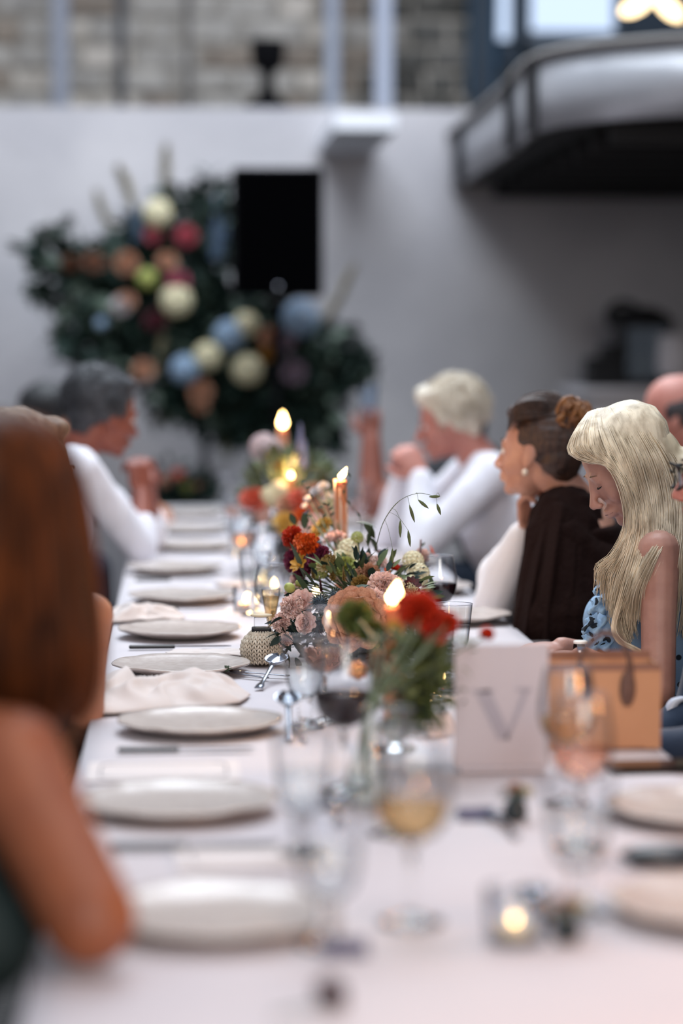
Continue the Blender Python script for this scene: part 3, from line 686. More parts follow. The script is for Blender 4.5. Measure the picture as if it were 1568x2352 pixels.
glass('wine', 'blurred glass of golden wine between the sign and the bag', gp(1303, 3.42), 3.42, .98, 'gold')
glass('flute', 'blurred flute behind the golden wine glass in the foreground', gp(905, 3.22), 3.22, 1.0, 'water')
for (px, Y, k, d, s_, l) in ((562, 6.9, 'wine', 'rose', .95, 'glass of rose wine beside the two reflected flames'), (540, 8.1, 'wine', 'rose', .95, 'distant glass of rose wine near the far plates'), (612, 6.3, 'globe', None, 1.1, 'empty glass behind the sharp globe glass'),
                             (585, 5.9, 'goblet', 'water', 1, 'water goblet behind and left of the sharp globe glass'), (640, 7.3, 'wine', 'rose', .9, 'wine glass just beyond the orange marigolds'), (520, 8.9, 'wine', None, .9, 'small distant glass at the far left plates'), (545, 7.6, 'goblet', 'water', 1, 'distant goblet left of the pink dahlia'),
                             (575, 8.6, 'wine', None, .9, 'far empty glass under the pale pink blooms'), (560, 9.3, 'goblet', 'water', 1, 'farthest goblet near the end of the table'), (830, 8.4, 'wine', None, .9, 'far glass right of the tapered candle'), (790, 8.9, 'goblet', None, 1, 'far goblet below the raised forearm'),
                             (605, 6.75, 'goblet', 'water', 1, 'distant goblet beside the twin flames'), (1040, 4.75, 'goblet', 'water', .95, 'tumbler-like goblet in front of the plate on the right'), (1000, 4.45, 'goblet', None, .9, 'clear goblet under the scarlet flowers, catching a flame'), (955, 4.7, 'flute', None, .85, 'slim clear glass behind the dark foliage')):
    glass(k, l, gp(px, Y), Y, s_, d)

# ---- candles
def flame_mesh(mb, h, r, lean=0.):
    mb.lathe([(.0005, 0), (r * .75, h * .12), (r, h * .3), (r * .8, h * .5), (r * .45, h * .75), (.0004, h)], n=14)
    if lean: mb.v = [(x + lean * (z / h) ** 1.5 * h, y, z) for x, y, z in mb.v]
    return mb
def taper(px, Y, ytop, label, r=.013, fh=.035, fr=.009, lean=0., power=2.6, zb=None, drips=True):
    a = at(px, ytop, Y=Y); ztop = a.z
    t = thing('taper_candle', label, 'candle', (a.x, Y, T0 - .0005), group='lit orange taper candles'); H = ztop - T0
    mb = MB().lathe([(r * 1.05, .05), (r * 1.02, H * .5), (r, H - .01), (r * .96, H - .002), (r * .8, H + .001), (r * .45, H - .005), (.0005, H - .006)], n=20, cap=True); mb.build('wax', WAX, t)
    if drips:
        rd = random.Random(int(px)); d_ = MB()
        for k in range(26):
            a_ = rd.uniform(0, 6.28); L = rd.uniform(.01, .12); z1 = H - rd.uniform(0, .14); z0 = max(z1 - L, .07)
            P = [(math.cos(a_) * (r + .0006), math.sin(a_) * (r + .0006), z1 - (z1 - z0) * q) for q in (0, .3, .6, 1)]
            d_.tube(P, [.0014, .0019, .0016, .0028], 6).ell(P[-1], (.003, .003, .0035), n=8, m=6)
        for k in range(5):
            a_ = PI + rd.uniform(-.5, .4); z1 = H + .002; P = [(math.cos(a_) * (r + .001), math.sin(a_) * (r + .001), z1 - q * rd.uniform(.1, .2)) for q in (0, .4, 1)]
            d_.tube(P, [.003, .0035, .003], 6)
        d_.build('drip', mat('pale_wax_drips', 'e3b59a', .4, sss=.3), t)
    MB().tube([(0, 0, H - .006), (lean * .002, 0, H + .008)], .001, 5).build('wick', WICK, t)
    fl = flame_mesh(MB(), fh, fr, lean).build('flame', FLAME, t); fl.location = (0, 0, H + .004)
    h_ = MB().lathe([(.035, .0005), (.036, .004), (.012, .01), (.008, .03), (.016, .05), (.018, .07), (.0145, .07), (.0145, .052), (.002, .05)], n=24, cap=True).build('candle_holder', SGLASS, t)
    lamp('candle_light', (a.x, Y - .0, ztop + .03 + .0), power, (1, .55, .22), .012)
    return t
taper(783, 5.6, 1103, 'tall dripping orange taper candle rising from the central flowers, in focus', .0138, .026, .0085, .5)
taper(649, 7.6, 985, 'farthest tall orange taper candle, flame against the dark foliage', .0135, .05, .0135)
taper(905, 3.9, 1392, 'blurred orange candle beside the scarlet flowers', .0165, .038, .0135, .15, drips=False)
taper(668, 7.0, 1100, 'thin candle with a small flame behind the pink dahlia', .007, .018, .006, power=.8, drips=False)
def votive_proto():
    t = thing('votive', 'x', 'candle', group='glass votives with tealights')
    MB().lathe([(.028, .0), (.031, .002), (.033, .03), (.034, .06), (.0325, .06), (.031, .03), (.028, .006), (.001, .005)], n=26, cap=True).build('cup', GLASS, t)
    MB().lathe([(.019, .007), (.0195, .02), (.016, .02), (.002, .019)], n=20, cap=True).build('tealight', mat('tealight_wax', 'e8d9b8', .5, sss=.3), t)
    flame_mesh(MB(), .022, .006).build('flame', FLAME, t).location = (0, 0, .022)
    return t
VP = votive_proto(); first = True
for (px, Y, l) in ((725, 6.15, 'votive glowing behind the orange marigolds'), (605, 6.55, 'votive flame seen above the sharp globe glass, left of two'), (630, 6.35, 'votive flame seen above the sharp globe glass, right of two'), (565, 5.98, 'small tealight on the cloth left of the glasses'), (553, 7.75, 'far votive glinting among the left glasses'),
                   (855, 6.6, 'votive glinting right of the tall orange candle'), (1185, 2.62, 'blurred amber votive in the near foreground'), (1018, 4.55, 'votive under the scarlet flowers beside the sign'), (700, 7.6, 'votive lighting the far flowers')):
    q = place(VP, l, (gp(px, Y), Y, T0 - .0005), 0, first); first = False; q['group'] = 'glass votives with tealights'
    if px == 1185: [c_ for c_ in q.children if c_.name.startswith('flame')][0].scale = (.3, .3, .3)
    if px in (725, 605, 565, 1018): lamp('votive_light', (gp(px, Y), Y, T0 + .035), .8, (1, .55, .22), .006)

# ---- knitted pot
p = on(601, 1531)
kp = thing('knitted_pot', 'round beige knitted pot with dark metal lid', 'pot', (p.x, p.y + .02, T0))
MB().lathe([(.018, .001), (.03, .004), (.0385, .018), (.0405, .034), (.037, .05), (.027, .062), (.018, .067)], n=30, cap=True).build('body', mat('jute_dark', '3e372e', .9), kp)
kn = MB(); JUTE = mat('jute_cord', 'd0c6b4', .85, col2='b3a896', scale=60)
def Rk(z):
    pr = [(0, .024), (.006, .034), (.018, .0405), (.034, .0425), (.05, .039), (.062, .029), (.068, .02)]
    for (z0, r0), (z1, r1) in zip(pr, pr[1:]):
        if z <= z1: return r0 + (r1 - r0) * (z - z0) / (z1 - z0)
    return pr[-1][1]
for i in range(8):
    z0 = .003 + i * .0082; nst = 24
    for k in range(nst):
        a0 = 2 * PI * k / nst; hw = PI / nst
        for sg in (-1, 1):
            P = []
            for q in (0, .5, 1):
                zz = z0 + .0105 * (1 - q); aa = a0 + sg * hw * (1 - q) * .85 + sg * .01; rr = Rk(min(zz, .068)) + .0012 * math.sin(PI * q)
                P.append((rr * math.cos(aa), rr * math.sin(aa), zz))
            kn.tube(P, [.0015, .0024, .0015], 5)
kn.build('knit', JUTE, kp)['kind'] = 'stuff'
MB().box((.0, 0, .072), (.040, .03, .012)).build('lid', mat('lid_metal', '17191d', .3, .6), kp, smooth=False, bevel=.003)
MB().box((.0, 0, .088), (.030, .022, .022)).build('neck', GLASS, kp, smooth=False, bevel=.003)
MB().lathe([(.012, .099), (.022, .101), (.022, .104), (.01, .105)], n=20, cap=True).build('stopper', mat('pale_cork', 'c9b89a', .8), kp)

# ---- napkins
LIN = mat('napkin_linen', 'cfc3bd', .9, col2='d6cbc6', scale=4, bump=.15, bscale=260)
def napkin(label, cx, cy, lx, ly, hh, seed, rz=0, edge_drop=None, n=64, sharp=1.):
    t = MB(); rows = []
    for j in range(n):
        r_ = []
        for i in range(n):
            u, v = i / (n - 1) * 2 - 1, j / (n - 1) * 2 - 1
            e = max(0, 1 - max(abs(u), abs(v)) ** 2.5)
            a_ = mn.noise(V((u * 1.5 + seed, v * 1.4, seed * 2))); b_ = mn.noise(V((u * 1.9 + seed * 3, v * 1.7 + a_, 1.7)))
            rid = (1 - abs(b_) * 2.6); wob = .14 * mn.noise(V((u * 1.6, v * 1.6, seed + 9)))
            zz = hh * e * (.42 + .5 * a_ + .42 * max(rid, 0) * sharp) + .003 * (1 + mn.noise(V((u * 3, v * 3, seed))))
            x, y = (u + wob) * lx * (1 - .2 * abs(v)) , (v + .2 * mn.noise(V((u * 2, v * 2, seed + 4)))) * ly * (1 - .25 * u)
            x, y = cx + x * math.cos(rz) - y * math.sin(rz), cy + x * math.sin(rz) + y * math.cos(rz)
            z_ = T0 + .001 + max(zz, 0.0015)
            if x < TX0 - .004: z_ -= (TX0 - .004 - x) * 1.0
            r_.append((x, y, z_))
        rows.append(r_)
    o = t.grid(rows).build('napkin', LIN); s_ = o.modifiers.new('s', 'SOLIDIFY'); s_.thickness = .0016; s_.offset = 1
    return tag(o, label, 'napkin', 'linen napkins')
napkin('big crumpled white napkin behind the sharp plate', on(365, 1610).x, 4.50, .175, .16, .058, 3.3, .08)
napkin('rolled white napkin hanging over the table edge behind a plate', on(330, 1430).x, 5.83, .10, .075, .04, 8.2, 0)
napkin('flat folded white napkin strip in front of the knitted pot', on(470, 1490).x + .01, 5.12, .095, .05, .008, 5.1, .05)
napkin('white napkin far right beside the kraft bag handle side', .60, 6.05, .07, .07, .02, 2.1, .2)
# flat folded squares near far plates
for (x, y, l) in ((.16, 6.62, 'folded white napkin between the sixth and seventh plates'), (.52, 3.9, 'folded napkin lying behind the table number sign')):
    q = MB()
    for k in range(3): q.box((0, 0, .002 + k * .003), (.11 - k * .004, .09 - k * .003, .0028))
    o = q.build('napkin', LIN, smooth=False, bevel=.001); o.location = (x, y, T0); o.rotation_euler = (0, 0, .15); tag(o, l, 'napkin', 'linen napkins')

# ---- menu cards and place cards
PAPER = mat('ivory_paper', 'd8cfcc', .8); INK = mat('grey_ink', '6b6770', .8)
def menu(x, y, lx, ly, label, rz=0):
    t = thing('menu_card', label, 'menu', (x, y, T0 - .0005), rz, 'printed cards on the table')
    MB().box((0, 0, .0008), (lx, ly, .0012)).build('card', PAPER, t, smooth=False)
    fr = MB(); a_, b_ = lx / 2 - .02, ly / 2 - .02
    for s_ in (-1, 1):
        fr.box((0, s_ * b_, .0018), (2 * a_ - .04, .0025, .0004)); fr.box((s_ * a_, 0, .0018), (.0025, 2 * b_ - .04, .0004))
        for s2 in (-1, 1): fr.tube([(s_ * (a_ - .02 + .02 * math.sin(q)), s2 * (b_ - .02 + .02 * math.cos(q)), .0018) for q in np.linspace(0, PI / 2, 7)], .001, 4)
    fr.build('printed_border', INK, t, smooth=False); return t
menu(on(375, 1790).x, 3.72, .235, .17, 'white menu card with a thin grey printed border', .0)
menu(.10, 3.08, .21, .15, 'blurred white menu card under the shadow before the elbow plate', .05)
def card(px, py, label, rz=0, wd=.07, h=.035, dark=False):
    p = on(px, py); t = MB(); R = [[(-wd / 2, -.02, 0), (wd / 2, -.02, 0)], [(-wd / 2, 0, h), (wd / 2, 0, h)], [(-wd / 2, .02, 0), (wd / 2, .02, 0)]]
    t.grid(R); o = t.build('place_card', mat('shaded_card', '55536a', .7) if dark else PAPER, smooth=False); s_ = o.modifiers.new('s', 'SOLIDIFY'); s_.thickness = .0008  # dark cards: shade of white paper put into the colour
    o.location = (p.x, p.y, T0 + .0008); o.rotation_euler = (0, 0, rz); return tag(o, label, 'place card', 'folded place cards')
card(1000, 1690, 'white folded place card beside the sign, by dark leaf shapes', .7)
card(1092, 1880, 'white folded card, coloured as its shaded side, below the table number sign', .05, .05, .014, True)
card(520, 1528, 'small dark folded card behind the plate with the wilted stem', .6, .03, .012, True)
card(790, 2190, 'white folded card, coloured as its shaded side, beside the nearest goblet', .05, .05, .014, True)
card(985, 1655, 'small dark card lying right of the foliage', -.4, .03, .010, True)

# ---- wilted stem on plate
p = at(518, 1540, z=T0 + .016)
ws_ = thing('wilted_flower', 'small dark green wilted flower head and stem on a plate', 'flower', (p.x, p.y, T0 + .0135))
MB().tube(catmull([(-.033, -.02, .001), (-.02, -.012, .003), (-.004, -.003, .004)], 8), .0009, 6).build('stem', mat('dried_stem', '22301c', .7), ws_)
q = bloom(ws_, 'bud', V((p.x + .002, p.y, T0 + .019)), .0062, mat('dried_green', '2d3a22', .8), (.6, 0, .5), 'flower_head')
q = bloom(ws_, 'daisy', V((p.x + .004, p.y, T0 + .02)), .009, mat('dried_green', '2d3a22', .8), (.3, -.3, .9), 'sepal')
# loose dark bud near the bottom edge
p = on(760, 2318)
lb = thing('fallen_bloom', 'dark burgundy bloom lying on the cloth at the bottom edge', 'flower', (p.x, p.y, T0 - .001))
bloom(lb, 'carnation', (p.x, p.y, T0 + .015), .021, BURG, (.4, -.2, .7)); MB().tube([(0, 0, .006), (-.06, -.03, .003)], .0015, 6).build('stem', STEMG, lb)

# ---- table number sign
a, b = at(1043, 1790, Y=3.68), at(1262, 1482, Y=3.68); sx = (a.x + b.x) / 2; sw = b.x - a.x; sh = b.z - TZ
sg = thing('table_number_sign', 'white upright table sign with a grey letter V', 'sign', (sx, 3.69, T0 - .0005), .0)
MB().box((0, 0, .006 + sh / 2 - .004), (sw, .004, sh - .004)).build('panel', mat('frosted_acrylic', 'b6b3ba', .35), sg, smooth=False, bevel=.001)
MB().box((0, 0, .004), (sw * .9, .04, .008)).build('base', mat('frosted_acrylic', 'b6b3ba', .35), sg, smooth=False, bevel=.001)
def pxl(px, py): q = at(px, py, Y=3.685); return (q.x - sx, q.z - T0)
def glyph(parent, polys, y, mt):
    g = MB()
    for poly in polys:
        n = len(poly); g.add([(x, y, z) for x, z in poly] + [(x, y - .0008, z) for x, z in poly], [tuple(range(n)), tuple(range(n, 2 * n))[::-1]] + [(i, (i + 1) % n, n + (i + 1) % n, n + i) for i in range(n)])
    return g.build('letter', mt, parent, smooth=False)
glyph(sg, [[pxl(*q) for q in ((1092, 1590), (1124, 1582), (1166, 1672), (1168, 1698), (1144, 1698))], [pxl(*q) for q in ((1160, 1698), (1168, 1676), (1204, 1584), (1214, 1588), (1170, 1698))], [pxl(*q) for q in ((1084, 1584), (1134, 1584), (1134, 1590), (1084, 1590))], [pxl(*q) for q in ((1186, 1580), (1222, 1580), (1222, 1587), (1186, 1587))]], -.0024, mat('grey_letter', '9c9ba6', .6))

# ---- kraft bag
a, b = at(1262, 1745, Y=3.88), at(1518, 1530, Y=3.88)
kb = thing('gift_bag', 'tan kraft bag with brown rope handles at the table edge', 'bag', ((a.x + b.x) / 2, 3.93, T0 - .001), .0)
KR = mat('kraft_tan', 'b98a66', .6, col2='a87a58', scale=3, bump=.05, bscale=60); KRD = mat('kraft_brown_band', '7d5848', .6); HND = mat('brown_cord', '5d4238', .6, bump=.3, bscale=200)
wb, hb = (b.x - a.x), b.z - TZ; db = .09
q = MB()
for s_ in (-1, 1): q.box((0, s_ * db / 2, hb / 2), (wb, .002, hb)); q.box((s_ * wb / 2, 0, hb / 2), (.002, db, hb))
q.box((0, 0, .001), (wb, db, .002)); q.build('body', KR, kb, smooth=False)
MB().box((0, -db / 2 - .0015, hb - .002), (wb + .002, .0015, .012)).box((0, db / 2 + .0005, hb + .004), (wb + .002, .0015, .02)).build('top_band', KRD, kb, smooth=False)
def bpx(px, py): q_ = at(px, py, Y=3.885); return q_.x - kb.location.x, q_.z - kb.location.z
for yy, off in ((-db / 2 - .006, 0), ):
    P = [(*bpx(1348, 1590),), (*bpx(1330, 1520),), (*bpx(1352, 1478),), (*bpx(1392, 1452),), (*bpx(1430, 1480),), (*bpx(1448, 1540),), (*bpx(1440, 1600),)]
    MB().tube(catmull([(x, yy, z_) for x, z_ in P], 30), .0045, 10).build('handle', HND, kb)
    for (px, py, wq, hq) in ((1440, 1580, .013, .03), (1346, 1572, .009, .024)):
        x, z_ = bpx(px, py); MB().ell((x, yy, z_), (wq, .004, hq), n=16, m=10).build('tab_and_shadow', HND, kb)
P = [bpx(1308, 1590), bpx(1306, 1540), bpx(1330, 1496), bpx(1372, 1478), bpx(1408, 1500), bpx(1418, 1540)]
MB().ell((*[bpx(1308, 1575)[0], -db / 2 - .004],  bpx(1308, 1575)[1]), (.006, .003, .018), n=14, m=8).build('tab_and_shadow', HND, kb)  # small dark ellipsoid standing for a shadow beside the left tab
MB().tube([(bpx(1480, 1742)[0], -.05, .001), (bpx(1290, 1742)[0], -.05, .001)], .0015, 6).build('base_seam', KRD, kb)
# phone and dark case
p = on(1490, 1768)
ph = thing('phone', 'black smartphone lying before the kraft bag', 'phone', (p.x + .01, p.y - .0, T0), .06)
MB().box((0, 0, .0045), (.155, .075, .008)).build('body', BLACK, ph, smooth=False, bevel=.003)
MB().box((0, 0, .0088), (.148, .068, .0006)).build('screen', mat('phone_screen', '18120f', .12), ph, smooth=False)
p = on(1525, 1998)
gc = thing('glasses_case', 'dark oblong glasses case at the right table edge between plates', 'case', (p.x + .01, p.y + .02, T0))
MB().ell((0, 0, .014), (.065, .028, .014), n=24, m=10).build('shell', mat('case_dark', '1c2024', .3), gc); MB().ell((0, -.001, .0145), (.0655, .0285, .0012), n=24, m=6).build('seam', STEEL, gc)

# ================================================================ TABLE FLOWERS
def P5(px, py, Y): return at(px, py, Y=Y)
# central arrangement
ca = thing('flower_centrepiece', 'central mixed flower arrangement around the tall orange candle', 'flower arrangement', (P5(840, 1600, 5.2).x, 5.2, T0 - .001))
cv = P5(845, 1500, 5.2)
MB().lathe([(.05, .001), (.075, .01), (.09, .05), (.085, .085), (.08, .085), (.07, .012), (.001, .006)], n=32, cap=True).build('bowl', mat('grey_bowl', '3a3a38', .5), ca)
B = [  # px, py, Y, R px, kind, mat
    (815, 1420, 4.72, 74, 'rose', TAN), (668, 1395, 4.95, 34, 'carnation', PINK), (645, 1430, 4.95, 28, 'carnation', PINK), (690, 1385, 4.98, 34, 'rose', PINK), (655, 1470, 4.93, 22, 'carnation', PINK), (672, 1360, 5.05, 24, 'carnation', PINK),
    (878, 1345, 4.95, 42, 'carnation', PINK), (858, 1375, 4.9, 30, 'carnation', PINK), (905, 1340, 5.0, 26, 'carnation', PINK), (670, 1232, 5.25, 32, 'carnation', ORD), (705, 1250, 5.2, 34, 'carnation', ORG), (690, 1240, 5.22, 22, 'carnation', ORG),
    (732, 1275, 5.2, 32, 'carnation', MAG), (675, 1285, 5.25, 34, 'carnation', MAG), (690, 1315, 5.2, 24, 'carnation', MAG), (688, 1296, 5.15, 26, 'daisy', MUST), (676, 1330, 5.3, 18, 'rose', PINK),
    (795, 1295, 5.2, 38, 'rose', CREAM), (790, 1300, 5.15, 28, 'rose', LIME), (822, 1300, 5.25, 32, 'rose', PINK), (800, 1262, 5.3, 28, 'cluster', CREAM), (780, 1278, 5.25, 18, 'cluster', CREAM), (845, 1318, 5.1, 34, 'carnation', TAN), (838, 1290, 5.2, 30, 'carnation', PINK),
    (872, 1290, 5.3, 22, 'carnation', PINK), (902, 1308, 5.2, 18, 'poppy', REDP), (920, 1306, 5.25, 12, 'bud', BURG), (888, 1312, 5.2, 10, 'daisy', ORG), (948, 1290, 5.25, 28, 'cluster', CREAM), (960, 1320, 5.2, 30, 'cluster', CREAM), (940, 1340, 5.15, 24, 'cluster', CREAM), (970, 1275, 5.35, 22, 'carnation', PINK), (990, 1268, 5.5, 18, 'daisy', CORAL),
    (755, 1290, 5.15, 22, 'carnation', OCH), (745, 1300, 5.1, 22, 'daisy', OCH), (830, 1345, 5.0, 30, 'carnation', OCH), (765, 1335, 5.05, 18, 'spike', OCH), (720, 1330, 5.1, 10, 'spike', OCH), (738, 1360, 5.0, 9, 'spike', BURG), (790, 1335, 5.0, 9, 'spike', OCH),
    (940, 1360, 5.0, 30, 'carnation', CREAM), (915, 1375, 4.98, 26, 'rose', PINK), (700, 1430, 4.92, 26, 'rose', PINK), (712, 1300, 5.15, 26, 'carnation', MAG), (735, 1310, 5.12, 22, 'cluster', LIME), (772, 1370, 4.9, 22, 'thistle', BLUET), (735, 1385, 4.9, 28, 'thistle', BLUET), (665, 1350, 5.0, 15, 'bud', LIME), (688, 1340, 5.05, 12, 'bud', LIME), (870, 1270, 5.35, 16, 'daisy', BURG), (945, 1345, 5.0, 24, 'daisy', BURG), (820, 1235, 5.3, 16, 'cluster', LIME),
    (745, 1205, 5.6, 24, 'carnation', YEL), (735, 1222, 5.7, 30, 'carnation', YEL), (765, 1235, 5.5, 28, 'rose', PINK), (705, 1180, 5.5, 14, 'daisy', BLUET), (742, 1118, 5.8, 18, 'carnation', WHT), (725, 1130, 5.85, 18, 'carnation', WHT), (752, 1142, 5.8, 16, 'carnation', WHT), (710, 1150, 5.7, 14, 'poppy', WHT), (702, 1166, 5.7, 12, 'poppy', WHT),
    (790, 1445, 4.95, 30, 'carnation', OCH), (730, 1440, 4.95, 26, 'thistle', BLUET), (965, 1390, 4.95, 30, 'carnation', TAN), (860, 1450, 4.9, 40, 'carnation', OCH)]
stems = MB()
for (px, py, Y, r, k, m_) in B:
    p = P5(px, py, Y); R = r / F_PX * Y; cdir = (p - V((cv.x, 5.2, .8))); d = V((cdir.x * 1.2, -.28, .12)) + cdir.normalized() * .3
    bloom(ca, k, p, R * (1 if k != 'spike' else 1), m_, d if k != 'spike' else (cdir.x, -.1, 1))
    base = V((cv.x, 5.2, .81)); stems.tube(catmull([p, (p + base) / 2 + V((0, 0, .02)), base], 8), .0016, 5)
stems.build('stem', STEMG, ca, world=True)['kind'] = 'stuff'
lf = MB(); lfd = MB(); rs = random.Random(11)
for i in range(300):
    a_ = rs.uniform(0, 2 * PI); q = math.sqrt(rs.random()); px, py = 830 + 165 * q * math.cos(a_), 1385 + 105 * q * math.sin(a_)
    p = P5(px, py, 5.12 + rs.uniform(-.12, .12)); leaf_pts(lf if rs.random() < .6 else lfd, p, (px - 830, rs.uniform(-90, 60), (1385 - py) + rs.uniform(-20, 90)), rs.uniform(.02, .045), rs.uniform(.004, .010), rs.uniform(0, .4), rs.uniform(-1, 1))
o = lf.build('foliage', LEAF, ca, world=True); o['kind'] = 'stuff'; o = lfd.build('foliage', LEAFD, ca, world=True); o['kind'] = 'stuff'
lf = MB()
for i in range(260):
    px, py = rs.uniform(640, 1010), rs.uniform(1400, 1520); p = P5(px, py, 5.02 + rs.uniform(-.1, .1)); leaf_pts(lf, p, (rs.uniform(-1, 1), rs.uniform(-1, .2), rs.uniform(-.9, .5)), rs.uniform(.025, .045), rs.uniform(.006, .012), .25, rs.uniform(-1, 1))
o = lf.build('foliage', LEAFD, ca, world=True); o['kind'] = 'stuff'
def one_leaf(parent, px, py, Y, dx, dz, L, W, m_=LEAF, roll=.9, name='leaf'):
    mb = MB(); leaf_pts(mb, P5(px, py, Y), (dx, -.15, dz), L, W, .15, roll); return mb.build(name, m_, parent, world=True)
DG = mat('leaf_deep', '2c3b26', .5, col2='3d4d31', scale=20)
for (px, py, Y, dx, dz, L, W) in ((818, 1200, 5.35, .9, -.1, .045, .013), (835, 1205, 5.3, .6, -.6, .04, .014), (850, 1235, 5.3, .5, -.8, .035, .010), (800, 1365, 4.95, .6, .4, .045, .013), (770, 1378, 4.9, .8, .5, .05, .014), (805, 1345, 5.05, -.2, 1, .04, .007), (828, 1320, 5.1, .1, 1, .05, .006), (765, 1330, 5.1, .1, 1, .05, .006), (700, 1330, 5.15, -.3, 1, .09, .007), (725, 1350, 5.0, -.6, 1, .06, .008),
                                  (712, 1370, 5.0, -.5, .9, .06, .008), (845, 1255, 5.3, .1, 1, .05, .007), (855, 1290, 5.2, -.2, 1, .06, .006), (870, 1310, 5.2, .3, 1, .05, .007), (880, 1320, 5.15, .6, .8, .05, .006), (700, 1215, 5.45, -.1, 1, .04, .008), (678, 1205, 5.45, -.4, .9, .03, .008), (985, 1320, 5.15, .3, -.9, .035, .006), (930, 1350, 5.05, .2, -.8, .03, .007), (800, 1400, 4.9, .2, 1, .05, .008), (640, 1470, 4.95, -.9, -.2, .03, .008), (625, 1465, 4.95, .9, .1, .045, .012), (660, 1500, 4.93, .2, -1, .035, .010)):
    one_leaf(ca, px, py, Y, dx, dz, L, W, DG, rs.uniform(-1.2, 1.2))
# wiry sprigs
for pts in (((815, 1290), (830, 1200), (790, 1140), (805, 1095)), ((760, 1300), (745, 1200), (720, 1150), (690, 1105)), ((790, 1290), (760, 1190), (752, 1160)), ((700, 1300), (705, 1220), (705, 1185)), ((975, 1330), (965, 1290), (967, 1255))):
    P = catmull([P5(x, y, 5.45) for x, y in pts], 14); mb = MB().tube(P, .0008, 5)
    for j in range(5, 14, 2): leaf_pts(mb, P[j], (rs.uniform(-1, 1), 0, rs.uniform(-.3, 1)), .013, .003, 0, 1)
    mb.build('sprig', DG, ca, world=True)
MB().tube([P5(963, 1300, 5.3), P5(966, 1240, 5.35)], [.0035, .0022], 8).build('seed_head', BURG, ca, world=True)
# arching oat grass
OAT = mat('oat_green', '46502c', .6, col2='5f6a3a', scale=40)
P = catmull([P5(862, 1262, 5.1), P5(880, 1200, 5.0), P5(915, 1152, 4.97), P5(960, 1133, 4.95), P5(1000, 1141, 4.95)], 26)
mb = MB().tube(P, [.0009] * 13 + [.0006] * 13, 5)
hang = [((1010, 1140), (985, 1141), 30), ((960, 1148), (984, 1168), 35), ((940, 1160), (952, 1200), 40), ((1003, 1157), (1012, 1183), 38), ((919, 1195), (919, 1235), 40), ((937, 1218), (942, 1256), 40), ((901, 1260), (901, 1295), 40)]
mb.build('grass_stalk', OAT, ca, world=True)
for (a_, b_, _) in hang:
    A, Bp = P5(a_[0], a_[1], 4.95), P5(b_[0], b_[1], 4.95); g = MB(); L = (Bp - A)
    g.tube([A + L * t_ for t_ in (0, .15, .4, .7, .9, 1)], [.0008, .0022, .0036, .003, .0014, .0004], 7)
    top = min(P, key=lambda q: (q - A).length); g.tube(catmull([top, (top + A) / 2 + V((0, 0, .008)), A], 6), .0004, 4)
    g.build('oat_spikelet', OAT, ca, world=True)

# near bud vase with blurred scarlet flowers
nv = P5(845, 1850, 3.42)
na = thing('bud_vase', 'blurred bud vase of scarlet flowers and foliage left of the sign', 'flower arrangement', (nv.x, 3.42, T0 - .001))
MB().lathe([(.026, .001), (.03, .01), (.03, .05), (.014, .09), (.011, .13), (.015, .145)], n=28, cap=False).build('vase', thin_glass('vase_glass', (.93, .96, .93), (.3, .33, .3)), na)
MB().lathe([(.024, .004), (.028, .012), (.028, .045)], n=24, cap=True).build('water', WATER, na)
for (px, py, Y, r, k, m_) in ((965, 1405, 3.62, 60, 'carnation', ORD), (1010, 1435, 3.62, 46, 'carnation', REDP), (940, 1390, 3.66, 40, 'carnation', ORD), (1030, 1430, 3.6, 30, 'carnation', ORD), (1115, 1462, 3.75, 26, 'poppy', ORD), (815, 1415, 3.85, 50, 'carnation', PM('moss', '6b7a3c', '4c5a2a')), (850, 1450, 3.8, 40, 'carnation', PM('moss', '6b7a3c', '4c5a2a')), (1000, 1455, 3.6, 30, 'carnation', REDP),
                             (870, 1520, 3.8, 36, 'carnation', TAN), (880, 1570, 3.85, 34, 'carnation', PM('dusty_rose', 'a8796c', '86594f')), (905, 1445, 3.85, 24, 'daisy', MUST), (820, 1540, 4.1, 26, 'carnation', TAN)):
    p = P5(px, py, Y); bloom(na, k, p, r / F_PX * Y, m_, (.1, -.8, .6)); 
    b_ = V((nv.x, 3.42, T0 + .13)); MB().tube(catmull([p, (p * .55 + b_ * .45) + V((.02, 0, .02)), b_, V((nv.x, 3.42, T0 + .02))], 14), .0018, 6).build('stem', STEMG, na, world=True)
lf = MB(); lf2 = MB()
for i in range(900):
    t_ = rs.random(); cx = 985 - 95 * max(0, t_ - .75) * 4 * .9 if t_ > .75 else 960 + 20 * math.sin(t_ * 5); cyy = 1450 + 230 * t_; wd = 75 * (1 - .62 * max(0, t_ - .6) / .4)
    px, py = cx + rs.gauss(0, wd * .5), cyy + rs.gauss(0, 14)
    p = P5(px, py, 3.7 + rs.uniform(-.1, .12)); leaf_pts(lf if rs.random() < .6 else lf2, p, (rs.uniform(-1, 1), rs.uniform(-1, 1), rs.uniform(-.8, 1)), rs.uniform(.018, .035), rs.uniform(.003, .006), .2, rs.uniform(-1, 1))
o = lf.build('foliage', mat('leaf_moss', '4a5524', .6, col2='5e6630', scale=12), na, world=True); o['kind'] = 'stuff'
o = lf2.build('foliage', mat('leaf_forest', '2f3d22', .6, col2='24321c', scale=12), na, world=True); o['kind'] = 'stuff'

